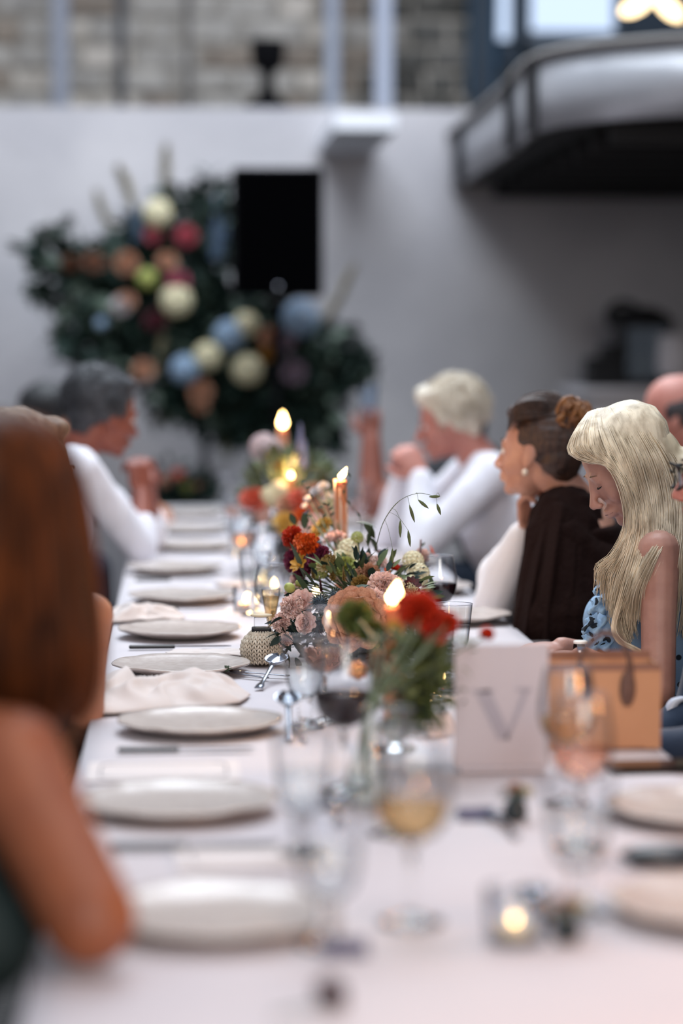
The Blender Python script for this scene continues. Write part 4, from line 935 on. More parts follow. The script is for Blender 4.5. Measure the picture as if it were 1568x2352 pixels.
# far table arrangement
fa = thing('flower_centrepiece', 'far table arrangement of pink, orange and lavender flowers', 'flower arrangement', (P5(690, 1250, 7.2).x, 7.2, T0 - .001))
fv = P5(690, 1200, 7.2)
MB().lathe([(.04, .001), (.07, .01), (.08, .05), (.07, .08), (.065, .08), (.055, .012), (.001, .006)], n=28, cap=True).build('bowl', mat('grey_bowl', '3a3a38', .5), fa)
stems = MB()
for (px, py, Y, r, k, m_) in ((605, 1028, 7.3, 36, 'cluster', PM('shell', 'd9c2c0', 'c4a9a8')), (625, 1030, 7.3, 26, 'cluster', PM('shell', 'd9c2c0', 'c4a9a8')), (690, 1040, 7.1, 34, 'spike', LAV), (700, 1075, 7.0, 32, 'spike', LAV), (680, 1070, 7.1, 26, 'carnation', LAV), (582, 1145, 7.0, 34, 'rose', CORAL), (595, 1165, 7.0, 28, 'rose', PINK), (690, 1150, 6.9, 36, 'rose', CORAL),
                             (662, 1160, 6.9, 30, 'rose', TAN), (720, 1130, 6.9, 28, 'rose', TAN), (640, 1125, 7.0, 24, 'cluster', CREAM), (620, 1140, 7.0, 26, 'cluster', CREAM), (650, 1095, 7.1, 22, 'cluster', LIME), (640, 1065, 7.1, 20, 'carnation', MUST), (655, 1200, 6.8, 30, 'rose', YEL), (735, 1180, 6.8, 34, 'rose', TAN), (735, 1105, 7.1, 24, 'carnation', PM('rust', '83543c', '5f3a29')), (683, 1028, 7.3, 14, 'bud', BURG),
                             (720, 1205, 6.7, 30, 'rose', PINK), (760, 1150, 7.0, 26, 'rose', CREAM), (675, 1110, 7.1, 26, 'rose', WHT), (600, 1185, 7.0, 20, 'rose', PINK), (700, 1185, 6.8, 30, 'carnation', ORG)):
    p = P5(px, py, Y); bloom(fa, k, p, r / F_PX * Y * (.5 if k == 'spike' else 1), m_, (0, -.7, .7) if k != 'spike' else (0, 0, 1)); b_ = V((fv.x, 7.2, .81)); stems.tube([p, b_], .0016, 5)
stems.build('stem', STEMG, fa, world=True)['kind'] = 'stuff'
lf = MB()
for i in range(900):
    a_ = rs.uniform(0, 2 * PI); q = math.sqrt(rs.random()); px, py = 670 + 105 * q * math.cos(a_), 1135 + 95 * q * math.sin(a_)
    p = P5(px, py, 7.12 + rs.uniform(-.12, .12)); leaf_pts(lf, p, (px - 660, rs.uniform(-60, 60), (1190 - py) + rs.uniform(-20, 60)), rs.uniform(.02, .05), rs.uniform(.004, .010), .2, rs.uniform(-1, 1))
o = lf.build('foliage', mat('leaf_olive_mid', '5c6747', .6, col2='455238', scale=10), fa, world=True); o['kind'] = 'stuff'
# tiny posy in the right foreground
for (px, Y, l) in ((1185, 3.30, 'tiny posy in a dark pot below the table number sign'), (1305, 2.62, 'tiny dark posy pot in the near right foreground')):
    x = gp(px, Y); t = thing('posy', l, 'flower arrangement', (x, Y, T0 - .001), group='tiny posies')
    MB().lathe([(.012, 0), (.018, .008), (.016, .022), (.011, .028)], n=18, cap=True).build('pot', mat('pot_dark', '1e2a2e', .35), t)
    for k in range(3): bloom(t, 'carnation', (x + (k - 1) * .016, Y, T0 + .04 + .005 * (k % 2)), .011, (WHT, TAN, CREAM)[k], ((k - 1) * .6, -.3, .8))
    mb = MB()
    for k in range(14): leaf_pts(mb, (0, 0, .025), (rs.uniform(-1, 1), rs.uniform(-1, 1), rs.uniform(.2, 1)), .03, .005, .2, 0)
    mb.build('leaf', DG, t)['kind'] = 'stuff'

# ================================================================ PEOPLE
def skin(n, a, b): return mat('skin_' + n, a, .5, col2=b, scale=18, sss=.12, bump=.06, bscale=90)
def basis(F, U):
    F = V(F).normalized(); U = V(U); U = (U - F * U.dot(F)).normalized(); L = U.cross(F); return F, U, L
class Head:
    def __init__(s, H, F, U=(0, 0, 1), k=1.0):
        s.H = V(H); s.F, s.U, s.L = basis(F, U); s.k = k
        s.M = Matrix((s.F, s.L, s.U)).transposed()
    def p(s, f, l, u): return s.H + (s.F * f + s.L * l + s.U * u) * s.k
    def e(s, mb, c, r, n=16, m=10, R=None):
        mb.ell(s.p(*c), [x * s.k for x in r], s.M if R is None else s.M @ R, n, m)
    def build(s, mb, fem=False):
        e = s.e
        e(mb, (-.012, 0, .03), (.096, .075, .085), 24, 14); e(mb, (.025, 0, -.01), (.066, .063, .085), 20, 12); e(mb, (.028, 0, -.07), (.05, .050, .045))
        e(mb, (.066, 0, -.1), (.02, .02 if fem else .025, .017)); e(mb, (.045, .022, -.085), (.03, .022, .02)); e(mb, (.045, -.022, -.085), (.03, .022, .02))
        for q in (-1, 1):
            e(mb, (.055, q * .033, -.035), (.026, .023, .028)); e(mb, (.078, q * .022, .016), (.011, .022, .008))
            e(mb, (-.006, q * .076, -.012), (.018, .007, .031), R=Matrix.Rotation(-.2, 3, 'Y')); e(mb, (.0, q * .075, -.034), (.010, .007, .012))
            e(mb, (.1, q * .010, -.046), (.010, .008, .007)); e(mb, (.0745, q * .030, .0045), (.0135, .0145, .008))
        mb.limb([s.p(.084, 0, .008), s.p(.098, 0, -.022), s.p(.110, 0, -.040)], [.0075 * s.k, .0085 * s.k, .0095 * s.k], 10)
        e(mb, (.090, 0, -.066), (.010, .021, .0065)); e(mb, (.088, 0, -.078), (.0105, .018, .0065)); e(mb, (.078, 0, -.07), (.016, .026, .016))
    def eyes(s, parent, iris='3a2a20', closed=False):
        for q in (-1, 1):
            if closed:
                la = MB(); la.tube([s.p(.0875 - .007 * t_ * t_, q * (.031 + t_ * .014), -.008 - .002 * (1 - t_ * t_)) for t_ in np.linspace(-1, 1, 9)], [.0006, .0012, .0015, .0017, .0018, .0018, .0017, .0014, .0007], 5); la.build('eyelashes', mat('lash', '15100e', .8), parent, world=True)
                br = MB(); br.tube([s.p(.0885 - .011 * abs(t_), q * (.031 + t_ * .017), .017 + .003 * (1 - t_ * t_)) for t_ in np.linspace(-1, 1, 7)], [.0005, .001, .0014, .0014, .0012, .001, .0005], 6); br.build('eyebrow', mat('brow_fair', '7a5f49', .9), parent, world=True)
                continue
            mb = MB(); mb.ell(s.p(.0765 if not closed else .0725, q * .031, -.003), (.0115 * s.k,) * 3, s.M, 14, 10)
            o = mb.build('eye', mat('eye_white', 'd8d0cc', .2), parent, world=True)
            mb = MB(); mb.ell(s.p(.0855 if not closed else .078, q * .031, -.003), [x * s.k for x in (.0035, .0055, .0055)], s.M, 12, 8); mb.build('iris', mat('iris_' + iris, iris, .1), parent, world=True)
            la = MB(); la.tube([s.p(.0885 - .006 * abs(t_), q * (.031 + t_ * .013), -.002 + .004 * (1 - t_ * t_) - (.006 if closed else 0)) for t_ in np.linspace(-1, 1, 7)], .0012, 5)
            la.build('eyelashes', mat('lash', '15100e', .8), parent, world=True)
            br = MB(); br.tube([s.p(.088 - .01 * abs(t_), q * (.031 + t_ * .019), .019 + .004 * (1 - t_ * t_)) for t_ in np.linspace(-1, 1, 7)], [.001, .002, .0025, .0025, .0022, .0018, .001], 6)
            br.build('eyebrow', mat('brow', '4a3526', .9), parent, world=True)
        lp = MB(); lp.tube([s.p(.0985 - .013 * t_ * t_, t_ * .021, -.0715) for t_ in np.linspace(-1, 1, 9)], .0011, 5); lp.build('mouth_line', mat('lip_line', '6e3a36', .6), parent, world=True)

def hand(mb, wr, d, nrm, side=1, curl=.5, k=1.0, spread=.0):
    """palm and five fingers; d = finger direction, nrm = palm normal (fingers curl towards it), side = +1 thumb on +across"""
    d = V(d).normalized(); nrm = V(nrm); nrm = (nrm - d * nrm.dot(d)).normalized(); ac = d.cross(nrm) * side; wr = V(wr)
    M = Matrix((d, ac, nrm)).transposed()
    mb.ell(wr + d * .045 * k, (.048 * k, .038 * k, .015 * k), M, 16, 10); mb.ell(wr + d * .07 * k, (.026 * k, .041 * k, .0135 * k), M, 16, 10)
    mb.ell(wr + d * .03 * k + ac * .022 * k + nrm * .006 * k, (.03 * k, .016 * k, .014 * k), M)
    for i, (o_, L) in enumerate(((.030, .070), (.010, .078), (-.010, .073), (-.029, .058))):
        p = wr + d * (.084 - .004 * abs(i - 1.3)) * k + ac * o_ * k; dr = (d + ac * spread * (1.5 - i) * .3).normalized(); ang = 0; pts = [p - dr * .012 * k, p]
        for sg, q in enumerate((.44, .31, .25)):
            ang += curl * (.9, 1.1, .8)[sg] * (1 + .06 * i); dd = dr * math.cos(ang) + nrm * math.sin(ang); p = p + dd * L * q * k; pts.append(p)
        mb.limb(pts, [.0092 * k, .009 * k, .0085 * k, .0078 * k, .0068 * k], 10)
    p = wr + d * .022 * k + ac * .026 * k + nrm * .008 * k; t1 = p + (d * .55 + ac * .75 + nrm * .25) * .034 * k; t2 = t1 + (d * .85 + ac * .25 + nrm * (.3 + curl * .4)).normalized() * .030 * k; t3 = t2 + (d * .9 + nrm * (.2 + curl * .5)).normalized() * .024 * k
    mb.limb([p, t1, t2, t3], [.013 * k, .0115 * k, .010 * k, .008 * k], 10)

def torso_rings(mb, pts, wid, dep, l, f):
    R = []
    P = catmull(pts, 17); n_ = len(pts)
    def interp(a, t): j = min(int(t), n_ - 2); u = t - j; u = u * u * (3 - 2 * u); return a[j] + (a[j + 1] - a[j]) * u
    for i, p in enumerate(P):
        t = i / 16 * (n_ - 1); a, b = interp(wid, t), interp(dep, t)
        tan = (P[min(i + 1, 16)] - P[max(i - 1, 0)]).normalized(); ff = (f - tan * f.dot(tan)).normalized()
        R.append([p + l * (a * math.copysign(abs(math.cos(q)) ** .85, math.cos(q))) + ff * (b * math.copysign(abs(math.sin(q)) ** .9, math.sin(q))) for q in np.linspace(0, 2 * PI, 24, endpoint=False)])
    mb.rings(R)
def fold_disp(sd, amp, sc_=(9, 9, 5)):
    def f(p):
        q = V((p.x * sc_[0], p.y * sc_[1], p.z * sc_[2])) + V((sd, sd * 2, 0)); a = mn.noise(q); b = mn.noise(q * 2.3 + V((a, 0, 3)))
        return amp * ((1 - abs(a) * 2.4) * .6 + b * .5)
    return f
def figure(name, label, pelvis, chest, neck, H, F, face, U=(0, 0, 1), fem=False, arms=(), sk=None, cloth=None, cloth_name='shirt', sleeve='full', legs_m=None, k=1.0, voxel=.005, closed=False, hide_face=False, wide=1.0, folds=.006, low_neck=0., eyes=True):
    """arms: list of dicts(side, sh, el, wr, d, n, curl); coordinates in world metres"""
    t = thing(name, label, 'person', (pelvis[0], pelvis[1], 0))
    pelvis, chest, neck = V(pelvis), V(chest), V(neck); f = V(F).normalized(); l = V((0, 0, 1)).cross(f).normalized()
    body = MB(); hd = Head(H, face, U, k); hd.build(body, fem)
    ws = (.15 if fem else .17) * wide
    up = (neck - chest).normalized()
    sh_c = chest.lerp(neck, .62); pts = [pelvis - V((0, 0, .06)), pelvis, pelvis.lerp(chest, .5), chest, sh_c, neck - up * .015]
    wid = [.13, .165 if fem else .155, .125 if fem else .145, ws * .95, ws * .98, .062]; dep = [.11, .115, .095 if fem else .11, .11 if fem else .12, .075, .055]
    torso_rings(body, pts, wid, dep, l, f)
    nr = .046 if fem else .057
    body.limb([neck - up * .03, neck.lerp(hd.p(-.025, 0, -.05), .5), hd.p(-.022, 0, -.045)], [nr * 1.15, nr, nr * 1.0])
    if fem:
        for q in (-1, 1): body.ell(chest + f * .085 + l * q * .07 - V((0, 0, .01)), (.05, .055, .055))
    A = []
    for a in arms:
        sh = V(a['sh']) if 'sh' in a else neck + l * a['side'] * (ws + .015) - up * .055
        el, wr = V(a['el']), V(a['wr']); r = [q_ * a.get('fat', 1) for q_ in ((.041, .036, .034, .03, .022) if fem else (.052, .044, .041, .036, .027))]
        m1, m2 = sh.lerp(el, .5), el.lerp(wr, .35)
        body.limb([neck.lerp(sh, .35) - up * .02, sh], [.05 if fem else .06, r[0] * 1.08]); body.limb([sh, m1, el], [r[0] * 1.05, r[1], r[2]]); body.limb([el, m2, wr], [r[2] * .95, r[3], r[4]])
        hand(body, wr, a.get('d', wr - el), a.get('n', (0, 0, -1)), a.get('tside', 1), a.get('curl', .5), .9 if fem else 1.05, a.get('spread', 0)); A.append((a, sh, m1, el, m2, wr, r))
    kn = []
    for q in (-1, 1):
        hip = pelvis + l * q * .09; knee = hip + f * .40 + V((0, 0, .03)); an = V((knee.x + f.x * .03, knee.y + f.y * .03, .09)); toe = an + f * .14 - V((0, 0, .055))
        body.limb([hip, knee], [.075, .055]); body.limb([knee, knee.lerp(an, .35), an], [.05, .048, .034]); body.limb([an, toe], [.034, .026]); kn.append((hip, knee, an, toe))
    remesh(body, voxel, 3, 'body', sk, t)
    # garment on the upper body
    g = MB(); o_ = .012
    gp_ = pts[:-1] + [neck - up * (.012 + low_neck)]
    torso_rings(g, gp_, [w_ + o_ for w_ in wid[:-1]] + [.074 + (.03 if low_neck else 0)], [d_ + o_ for d_ in dep[:-1]] + [.064], l, f)
    if fem:
        for q in (-1, 1): g.ell(chest + f * .085 + l * q * .07 - V((0, 0, .01)), (.06, .065, .065))
    for (a, sh, m1, el, m2, wr, r) in A:
        if sleeve == 'bare': continue
        if sleeve != 'none': g.limb([neck.lerp(sh, .35) - up * .035, sh], [.058 if fem else .068, r[0] * 1.08 + o_])
        else: g.limb([neck.lerp(sh, .4) - up * .03, neck.lerp(sh, .62) - up * .01], [.05, .042])
        if sleeve in ('full', 'rolled', 'short'):
            e_ = el if sleeve != 'short' else m1
            g.limb([sh, m1, e_], [r[0] * 1.05 + o_, r[1] + o_ * 1.1, r[2] + o_ * 1.1])
        if sleeve == 'full': g.limb([el, m2, el.lerp(wr, .93)], [r[2] + o_, r[3] + o_ * 1.2, r[4] + o_ * .8])
        if sleeve == 'rolled': g.limb([el, el.lerp(wr, .28)], [r[2] + o_, r[3] + o_ * 1.4])
    remesh(g, .0065, 4, cloth_name, cloth, t, fold_disp(random.uniform(0, 50), folds))
    lg = MB(); lg.ell(pelvis, (.17, .17, .1))
    for (hip, knee, an, toe) in kn: lg.limb([hip, knee], [.088, .068]); lg.limb([knee, an], [.064, .05])
    remesh(lg, .012, 4, 'trousers' if not fem else 'skirt', legs_m or mat('navy_trousers', '1c2636', .9), t)
    for (hip, knee, an, toe) in kn:
        s_ = MB().limb([an - V((0, 0, .03)) - f * .03, toe], [.042, .036]).box(an.lerp(toe, .45) * 1 + V((0, 0, -(an.lerp(toe, .45).z) + .008)), (.09, .09, .016)); s_.v = [(x, y, max(z_, .001)) for x, y, z_ in s_.v]; s_.build('shoe', mat('shoe_dark', '17130f', .4), t, world=True)
    if eyes: hd.eyes(t, closed=closed)
    return t, hd
def hair_mat(n, a, b, st=(1, 1, .15), sc_=60): return mat('hair_' + n, a, .45, col2=b, scale=sc_, stretch=st, bump=.5, bscale=160, thr=(.3, .7))
def short_hair(t, hd, mt, top=1.0, nape=True, seed=0, bald=False, vol=1.0, fringe=False):
    mb = MB()
    if bald:
        hd.e(mb, (-.052, 0, .015), (.064, .082, .066), 20, 12); hd.e(mb, (-.06, 0, -.04), (.045, .06, .05), 20, 12)
        for q in (-1, 1): hd.e(mb, (-.025, q * .066, .005), (.05, .018, .04))
    else:
        hd.e(mb, (-.028, 0, .045), (.098 * vol, .082 * vol, .084 * top), 24, 14)
        hd.e(mb, (-.055, 0, -.012), (.054, .070, .055), 20, 12)
        if nape: hd.e(mb, (-.06, 0, -.05), (.034, .05, .035))
        for q in (-1, 1): hd.e(mb, (.014, q * .066, .022), (.026, .014, .034)); hd.e(mb, (-.02, q * .07, .015), (.04, .014, .05))
        hd.e(mb, (.035, 0, .092), (.05, .062, .026))
        if fringe: hd.e(mb, (.058, .0, .085), (.032, .056, .03)); hd.e(mb, (.05, -.03, .1), (.04, .03, .025)); hd.e(mb, (-.06, 0, .06), (.07, .08, .06))
    def dsp(p):
        q = V(p) - hd.H; return .0035 * mn.noise(V((q.x * 60 + seed, q.y * 60, q.z * 18))) + .0035 * mn.noise(V((q.x * 20, q.y * 20 + seed, q.z * 9)))
    return remesh(mb, .0045, 2, 'hair', mt, t, dsp)
def tufts(t, hd, mt, n=700, L=.035, r=.0011, seed=1, minu=-.02, name='hair_strands', bald=False):
    """short individual strands following the scalp backwards and down"""
    rr = random.Random(seed); mb = MB()
    for i in range(n):
        az = rr.uniform(0, 2 * PI); u = rr.uniform(-.5, 1)
        f_, l_ = math.cos(az), math.sin(az); q = math.sqrt(max(0, 1 - u * u)); c = V((-.028 + .1 * q * f_, .084 * q * l_, .042 + .088 * u))
        if c.x > .045 and c.z < .075: continue
        if c.x > .0 and c.z < .0: continue
        nrm = V((q * f_, q * l_, u)); fl = V((-.9, .15 * l_, -.25 if u > .3 else -.9)); fl = (fl - nrm * fl.dot(nrm)).normalized(); fl = (fl + V((rr.gauss(0, .2), rr.gauss(0, .2), rr.gauss(0, .15)))).normalized()
        P = [hd.p(*(c + fl * L * s_ + nrm * (.002 + .006 * math.sin(PI * s_ * .8)))) for s_ in (0, .35, .7, 1)]
        mb.tube(P, [r, r * 1.2, r, r * .3], 3, False)
    mb.build(name, mt, t, world=True)
def strand_hair(t, guides, mt, n, jit, r, k=22, seed=1, name='hair', wav=.0, push=None):
    rr = random.Random(seed); G = [catmull(g, k) for g in guides]; mb = MB()
    for i in range(n):
        s_ = rr.random() * (len(G) - 1); j = min(int(s_), len(G) - 2); u = s_ - j
        off = V((rr.gauss(0, 1), rr.gauss(0, 1), rr.gauss(0, .6))); kk = k if rr.random() < .5 else int(k * rr.uniform(.62, 1)); ph = rr.uniform(0, 6)
        P = []
        for q in range(kk):
            v = q / (k - 1); c = G[j][q].lerp(G[j + 1][q], u); c = c + off * jit * (.25 + .9 * v) + V((math.sin(v * 9 + ph), math.cos(v * 7 + ph), 0)) * wav * v
            if push:
                hd_, pc, pr = push; w = hd_.M.transposed() @ (c - hd_.p(*pc)); e_ = math.sqrt(sum((w[a_] / (pr[a_] * hd_.k)) ** 2 for a_ in range(3)))
                if e_ < 1: c = hd_.p(*pc) + (c - hd_.p(*pc)) / max(e_, .3)
            P.append(c)
        w_ = r * rr.uniform(.6, 1.5); mb.tube(P, [w_ * (1 - .75 * (q / kk) ** 3) for q in range(len(P))], 3, False)
    return mb.build(name, mt, t, world=True)

SK1 = skin('warm', 'c48a6c', 'b87c60'); SK2 = skin('fair', 'c18f78', 'b3806b'); SK3 = skin('ruddy', '93513f', '824435'); SK4 = skin('pink', 'c28577', 'b37265'); SK5 = skin('fair_cool', 'b98a79', 'a9796a')
WSH = mat('white_shirt', 'e6e6ee', .8, bump=.25, bscale=30, sheen=.2); CREAMS = mat('off_white_blouse', 'e8e6e8', .8, bump=.2, bscale=30)
NAVY = mat('navy_cloth', '0f2640', .85, bump=.2, bscale=40, sheen=.2); SHAWL = mat('dark_brown_knit', '20120f', .95, bump=.5, bscale=120, spec=.1)

# ---- right side: blonde woman in focus
Hb = P5(1437, 1062, 4.97)
bw, hb_ = figure('person', 'woman with long blonde hair looking down, pale blue spotted sleeveless dress', (1.10, 4.98, .52), (1.00, 4.97, .84), (1.0, 4.97, 1.035), Hb, (-1, 0, 0), (-.84, -.06, -.54), (-.53, 0, .85), True,
    arms=[dict(side=1, sh=P5(1512, 1268, 4.80), el=P5(1512, 1590, 4.72), wr=P5(1335, 1508, 4.74), d=(-1, .1, -.1), n=(0, .2, -1), curl=.25, tside=-1), dict(side=-1, el=P5(1400, 1520, 5.12), wr=P5(1290, 1486, 5.05), d=(-1, -.1, -.05), n=(0, 0, -1), curl=.35)],
    sk=SK5, cloth=mat('blue_dotted', '8fb3d2', .8), cloth_name='dress', sleeve='none', legs_m=mat('blue_dotted', '8fb3d2', .8), k=.97, voxel=.004, closed=True, folds=.004)
# dots on the dress fabric
m_ = MC['blue_dotted']; nt = m_.node_tree; b_ = nt.nodes['Principled BSDF']
tc = nt.nodes.new('ShaderNodeTexCoord'); vo = nt.nodes.new('ShaderNodeTexVoronoi'); vo.inputs['Scale'].default_value = 34; vo.inputs['Randomness'].default_value = .7
rp = nt.nodes.new('ShaderNodeValToRGB'); rp.color_ramp.elements[0].position = .27; rp.color_ramp.elements[0].color = lin('16222e'); rp.color_ramp.elements[1].position = .31; rp.color_ramp.elements[1].color = lin('94b6d4')
nt.links.new(tc.outputs['Object'], vo.inputs[0]); nt.links.new(vo.outputs['Distance'], rp.inputs[0]); nt.links.new(rp.outputs[0], b_.inputs['Base Color'])
# ruffles on the dress front
rf = MB()
for k_, (px, py) in enumerate(((1378, 1330), (1365, 1375), (1352, 1420), (1346, 1460))):
    rows = []
    for j in range(6):
        rows.append([P5(px - 12 + i * 5 + 6 * math.sin(j * 1.2), py + j * 7 + 4 * math.sin(i * .9 + k_), 4.86 + .012 * math.sin(i * 1.1 + j) - .0 * j) for i in range(18)])
    rf.grid(rows)
o = rf.build('ruffle', MC['blue_dotted'], bw, world=True); s_ = o.modifiers.new('s', 'SOLIDIFY'); s_.thickness = .002
BLOND = mat('hair_blonde_base', 'd0c0a2', .6, col2='a8987e', scale=30, stretch=(1, 1, .3)); BLONDT = mat('hair_blonde_strand', 'eee0c6', .5, col2='b8a78d', scale=45, stretch=(1, 1, .25))
cap = MB(); hb_.e(cap, (-.026, 0, .034), (.094, .078, .083), 24, 14); hb_.e(cap, (-.06, 0, -.02), (.058, .08, .08)); hb_.e(cap, (-.075, 0, -.10), (.05, .085, .09)); hb_.e(cap, (.0, .055, -.01), (.05, .03, .06))
cap.limb([hb_.p(-.08, .02, -.1), P5(1560, 1200, 4.98), P5(1590, 1330, 4.98)], [.075, .075, .06])
def hdsp(p): q = V(p) - Hb; return .004 * mn.noise(V((q.x * 45, q.y * 45, q.z * 12)))
remesh(cap, .005, 3, 'hair', BLOND, bw, hdsp)
def gY(L): return [P5(x, y, Y) for x, y, Y in L]
def arc(c0, side, down):   # over the skull from the parting
    return None
guides = [
    gY([(1352, 948, 4.99), (1322, 990, 4.93), (1305, 1036, 4.91), (1345, 1058, 4.885), (1398, 1066, 4.88), (1432, 1120, 4.87), (1445, 1200, 4.85), (1415, 1270, 4.83), (1378, 1298, 4.83), (1374, 1335, 4.84)]),
    gY([(1362, 944, 4.99), (1345, 985, 4.92), (1345, 1030, 4.885), (1385, 1058, 4.875), (1418, 1082, 4.865), (1442, 1140, 4.86), (1448, 1215, 4.84), (1428, 1280, 4.82), (1405, 1330, 4.82), (1402, 1400, 4.83)]),
    gY([(1375, 940, 4.99), (1375, 985, 4.91), (1392, 1035, 4.875), (1420, 1080, 4.865), (1446, 1130, 4.855), (1462, 1200, 4.84), (1448, 1270, 4.81), (1425, 1340, 4.80), (1415, 1410, 4.81), (1425, 1450, 4.82)]),
    gY([(1388, 938, 4.99), (1405, 985, 4.91), (1430, 1040, 4.87), (1452, 1100, 4.86), (1468, 1160, 4.85), (1472, 1230, 4.82), (1455, 1300, 4.79), (1440, 1370, 4.78), (1422, 1430, 4.80), (1440, 1480, 4.80)]),
    gY([(1400, 936, 4.99), (1432, 985, 4.91), (1465, 1045, 4.87), (1485, 1110, 4.86), (1495, 1170, 4.84), (1495, 1240, 4.80), (1478, 1300, 4.77), (1458, 1350, 4.77), (1450, 1400, 4.79), (1448, 1450, 4.8)]),
    gY([(1412, 934, 4.99), (1460, 980, 4.91), (1500, 1045, 4.88), (1522, 1110, 4.87), (1530, 1180, 4.84), (1525, 1230, 4.80), (1505, 1262, 4.76), (1478, 1310, 4.75), (1462, 1350, 4.76), (1455, 1420, 4.78)]),
    gY([(1425, 933, 4.99), (1480, 975, 4.92), (1532, 1045, 4.9), (1560, 1110, 4.88), (1572, 1180, 4.85), (1572, 1240, 4.82), (1575, 1290, 4.80), (1580, 1350, 4.80), (1578, 1410, 4.8), (1570, 1460, 4.8)]),
    gY([(1435, 934, 4.99), (1500, 975, 4.95), (1560, 1045, 4.93), (1590, 1120, 4.92), (1605, 1200, 4.92), (1612, 1260, 4.9), (1615, 1320, 4.9), (1615, 1380, 4.9), (1612, 1440, 4.9), (1610, 1490, 4.9)])]
strand_hair(bw, guides, BLONDT, 1900, .0050, .0012, 26, 4, 'hair_strands', .003, (hb_, (-.026, 0, .034), (.098, .082, .087)))
# long loose lock that ends beside the bag
strand_hair(bw, [gY([(1440, 1300, 4.79), (1418, 1380, 4.78), (1405, 1440, 4.78), (1418, 1475, 4.77), (1450, 1490, 4.76), (1480, 1510, 4.75), (1512, 1545, 4.74)]), gY([(1450, 1300, 4.79), (1428, 1380, 4.78), (1412, 1440, 4.78), (1428, 1470, 4.77), (1455, 1485, 4.76), (1488, 1505, 4.75), (1516, 1540, 4.74)])], BLONDT, 70, .0025, .001, 22, 9, 'hair_lock')
wt = thing('wristwatch', 'white-faced bracelet watch on the blonde woman\'s wrist', 'watch', tuple(P5(1330, 1507, 4.73)))
MB().lathe([(.031, -.008), (.033, 0), (.031, .008)], n=24, M=Matrix.Rotation(PI / 2, 3, 'Y')).build('strap', STEEL, wt); MB().lathe([(.014, 0), (.014, .005), (.011, .006)], c=(0, -.012, .027), n=20, cap=True).build('dial', mat('dial', 'f0ede6', .2), wt)

# ---- brunette with a bun and dark shawl
Hr = P5(1236, 1035, 5.78)
br_, hr_ = figure('person', 'woman with brown hair in a bun, dark brown shawl over white sleeves', (1.12, 5.75, .52), (1.0, 5.76, .84), (.965, 5.76, 1.045), Hr, (-1, .15, 0), (-.86, .5, .05), (0, 0, 1), True,
    arms=[dict(side=1, sh=P5(1345, 1245, 5.66), el=P5(1345, 1430, 5.64), wr=P5(1300, 1540, 5.6), d=(-1, .3, -.5), n=(0, 0, -1), curl=.4, tside=-1), dict(side=-1, el=P5(1142, 1392, 5.98), wr=P5(1205, 1215, 5.84), d=(-.05, -.1, 1), n=(.8, -.5, 0), curl=.75, spread=.5)],
    sk=SK2, cloth=SHAWL, cloth_name='shawl_top', sleeve='bare', k=.97, folds=.005, low_neck=.075)
g = MB(); g.limb([V((.965, 5.92, 1.0)), P5(1150, 1330, 6.0), P5(1142, 1390, 5.98)], [.058, .062, .060]); g.limb([P5(1142, 1385, 5.97), P5(1172, 1300, 5.92), P5(1200, 1232, 5.85)], [.060, .058, .038]); remesh(g, .006, 4, 'sleeve', CREAMS, br_, fold_disp(7, .005))
hair = MB(); hr_.e(hair, (-.028, 0, .04), (.1, .083, .088), 24, 14); hr_.e(hair, (-.06, 0, -.01), (.056, .072, .06), 20, 12); hr_.e(hair, (-.07, 0, -.05), (.035, .045, .03));  hr_.e(hair, (.04, 0, .09), (.045, .06, .026))
BRN = hair_mat('brunette', '4b3226', '2a1b15', (1, 1, .4), 90); BUN = hair_mat('auburn_bun', '9a6534', '5a3218', (1, 1, 1), 70)
remesh(hair, .0045, 2, 'hair', BRN, br_, lambda p: .003 * mn.noise(V(((V(p) - Hr).x * 30, (V(p) - Hr).y * 30, (V(p) - Hr).z * 90))))
bc = P5(1312, 962, 5.72)
strand_hair(br_, [[hr_.p(*c) for c in ((.062, l_, z_), (.03, l_ * 1.6, z_ + .03), (-.03, l_ * 1.3, z_ + .04), (-.08, l_ * .5, .09), (-.11, 0, .075))] for l_, z_ in ((-.05, .04), (-.05, .085), (-.02, .105), (.02, .105), (.05, .085), (.055, .045))], BRN, 700, .003, .0012, 14, 3, 'hair_strands', 0, (hr_, (-.028, 0, .04), (.102, .085, .09))); bn = MB()
for i in range(26):
    a0 = random.uniform(0, 6.28); rr = random.uniform(.016, .05); ax = V((random.gauss(0, .5), random.gauss(0, .5) - .6, random.gauss(0, .5))).normalized(); u_ = ax.orthogonal().normalized(); v_ = ax.cross(u_)
    bn.tube([bc + (u_ * math.cos(a0 + q) + v_ * math.sin(a0 + q)) * rr * (1 + .15 * math.sin(3 * q)) + ax * .012 * math.sin(q * .7 + i) for q in np.linspace(0, 4.6, 18)], [.002] + [.0062] * 16 + [.002], 7)
bn.ell(bc, (.026, .026, .026)); bn.build('hair_bun', BUN, br_, world=True)
0 and strand_hair(br_, [[hr_.p(.06, s_ * .02, .11), hr_.p(.0, .05 + s_ * .02, .1), hr_.p(-.05, .06, .08 - s_ * .03), bc] for s_ in (-1, 0, 1, 2)], BUN, 160, .004, .0013, 14, 3, 'hair_strands')
eb = MB(); e0 = hr_.p(.0, .082, -.05); eb.ell(e0, (.0075, .0075, .0085), n=14, m=8); eb.build('earring', mat('pearl', 'ead9c4', .2), br_, world=True)
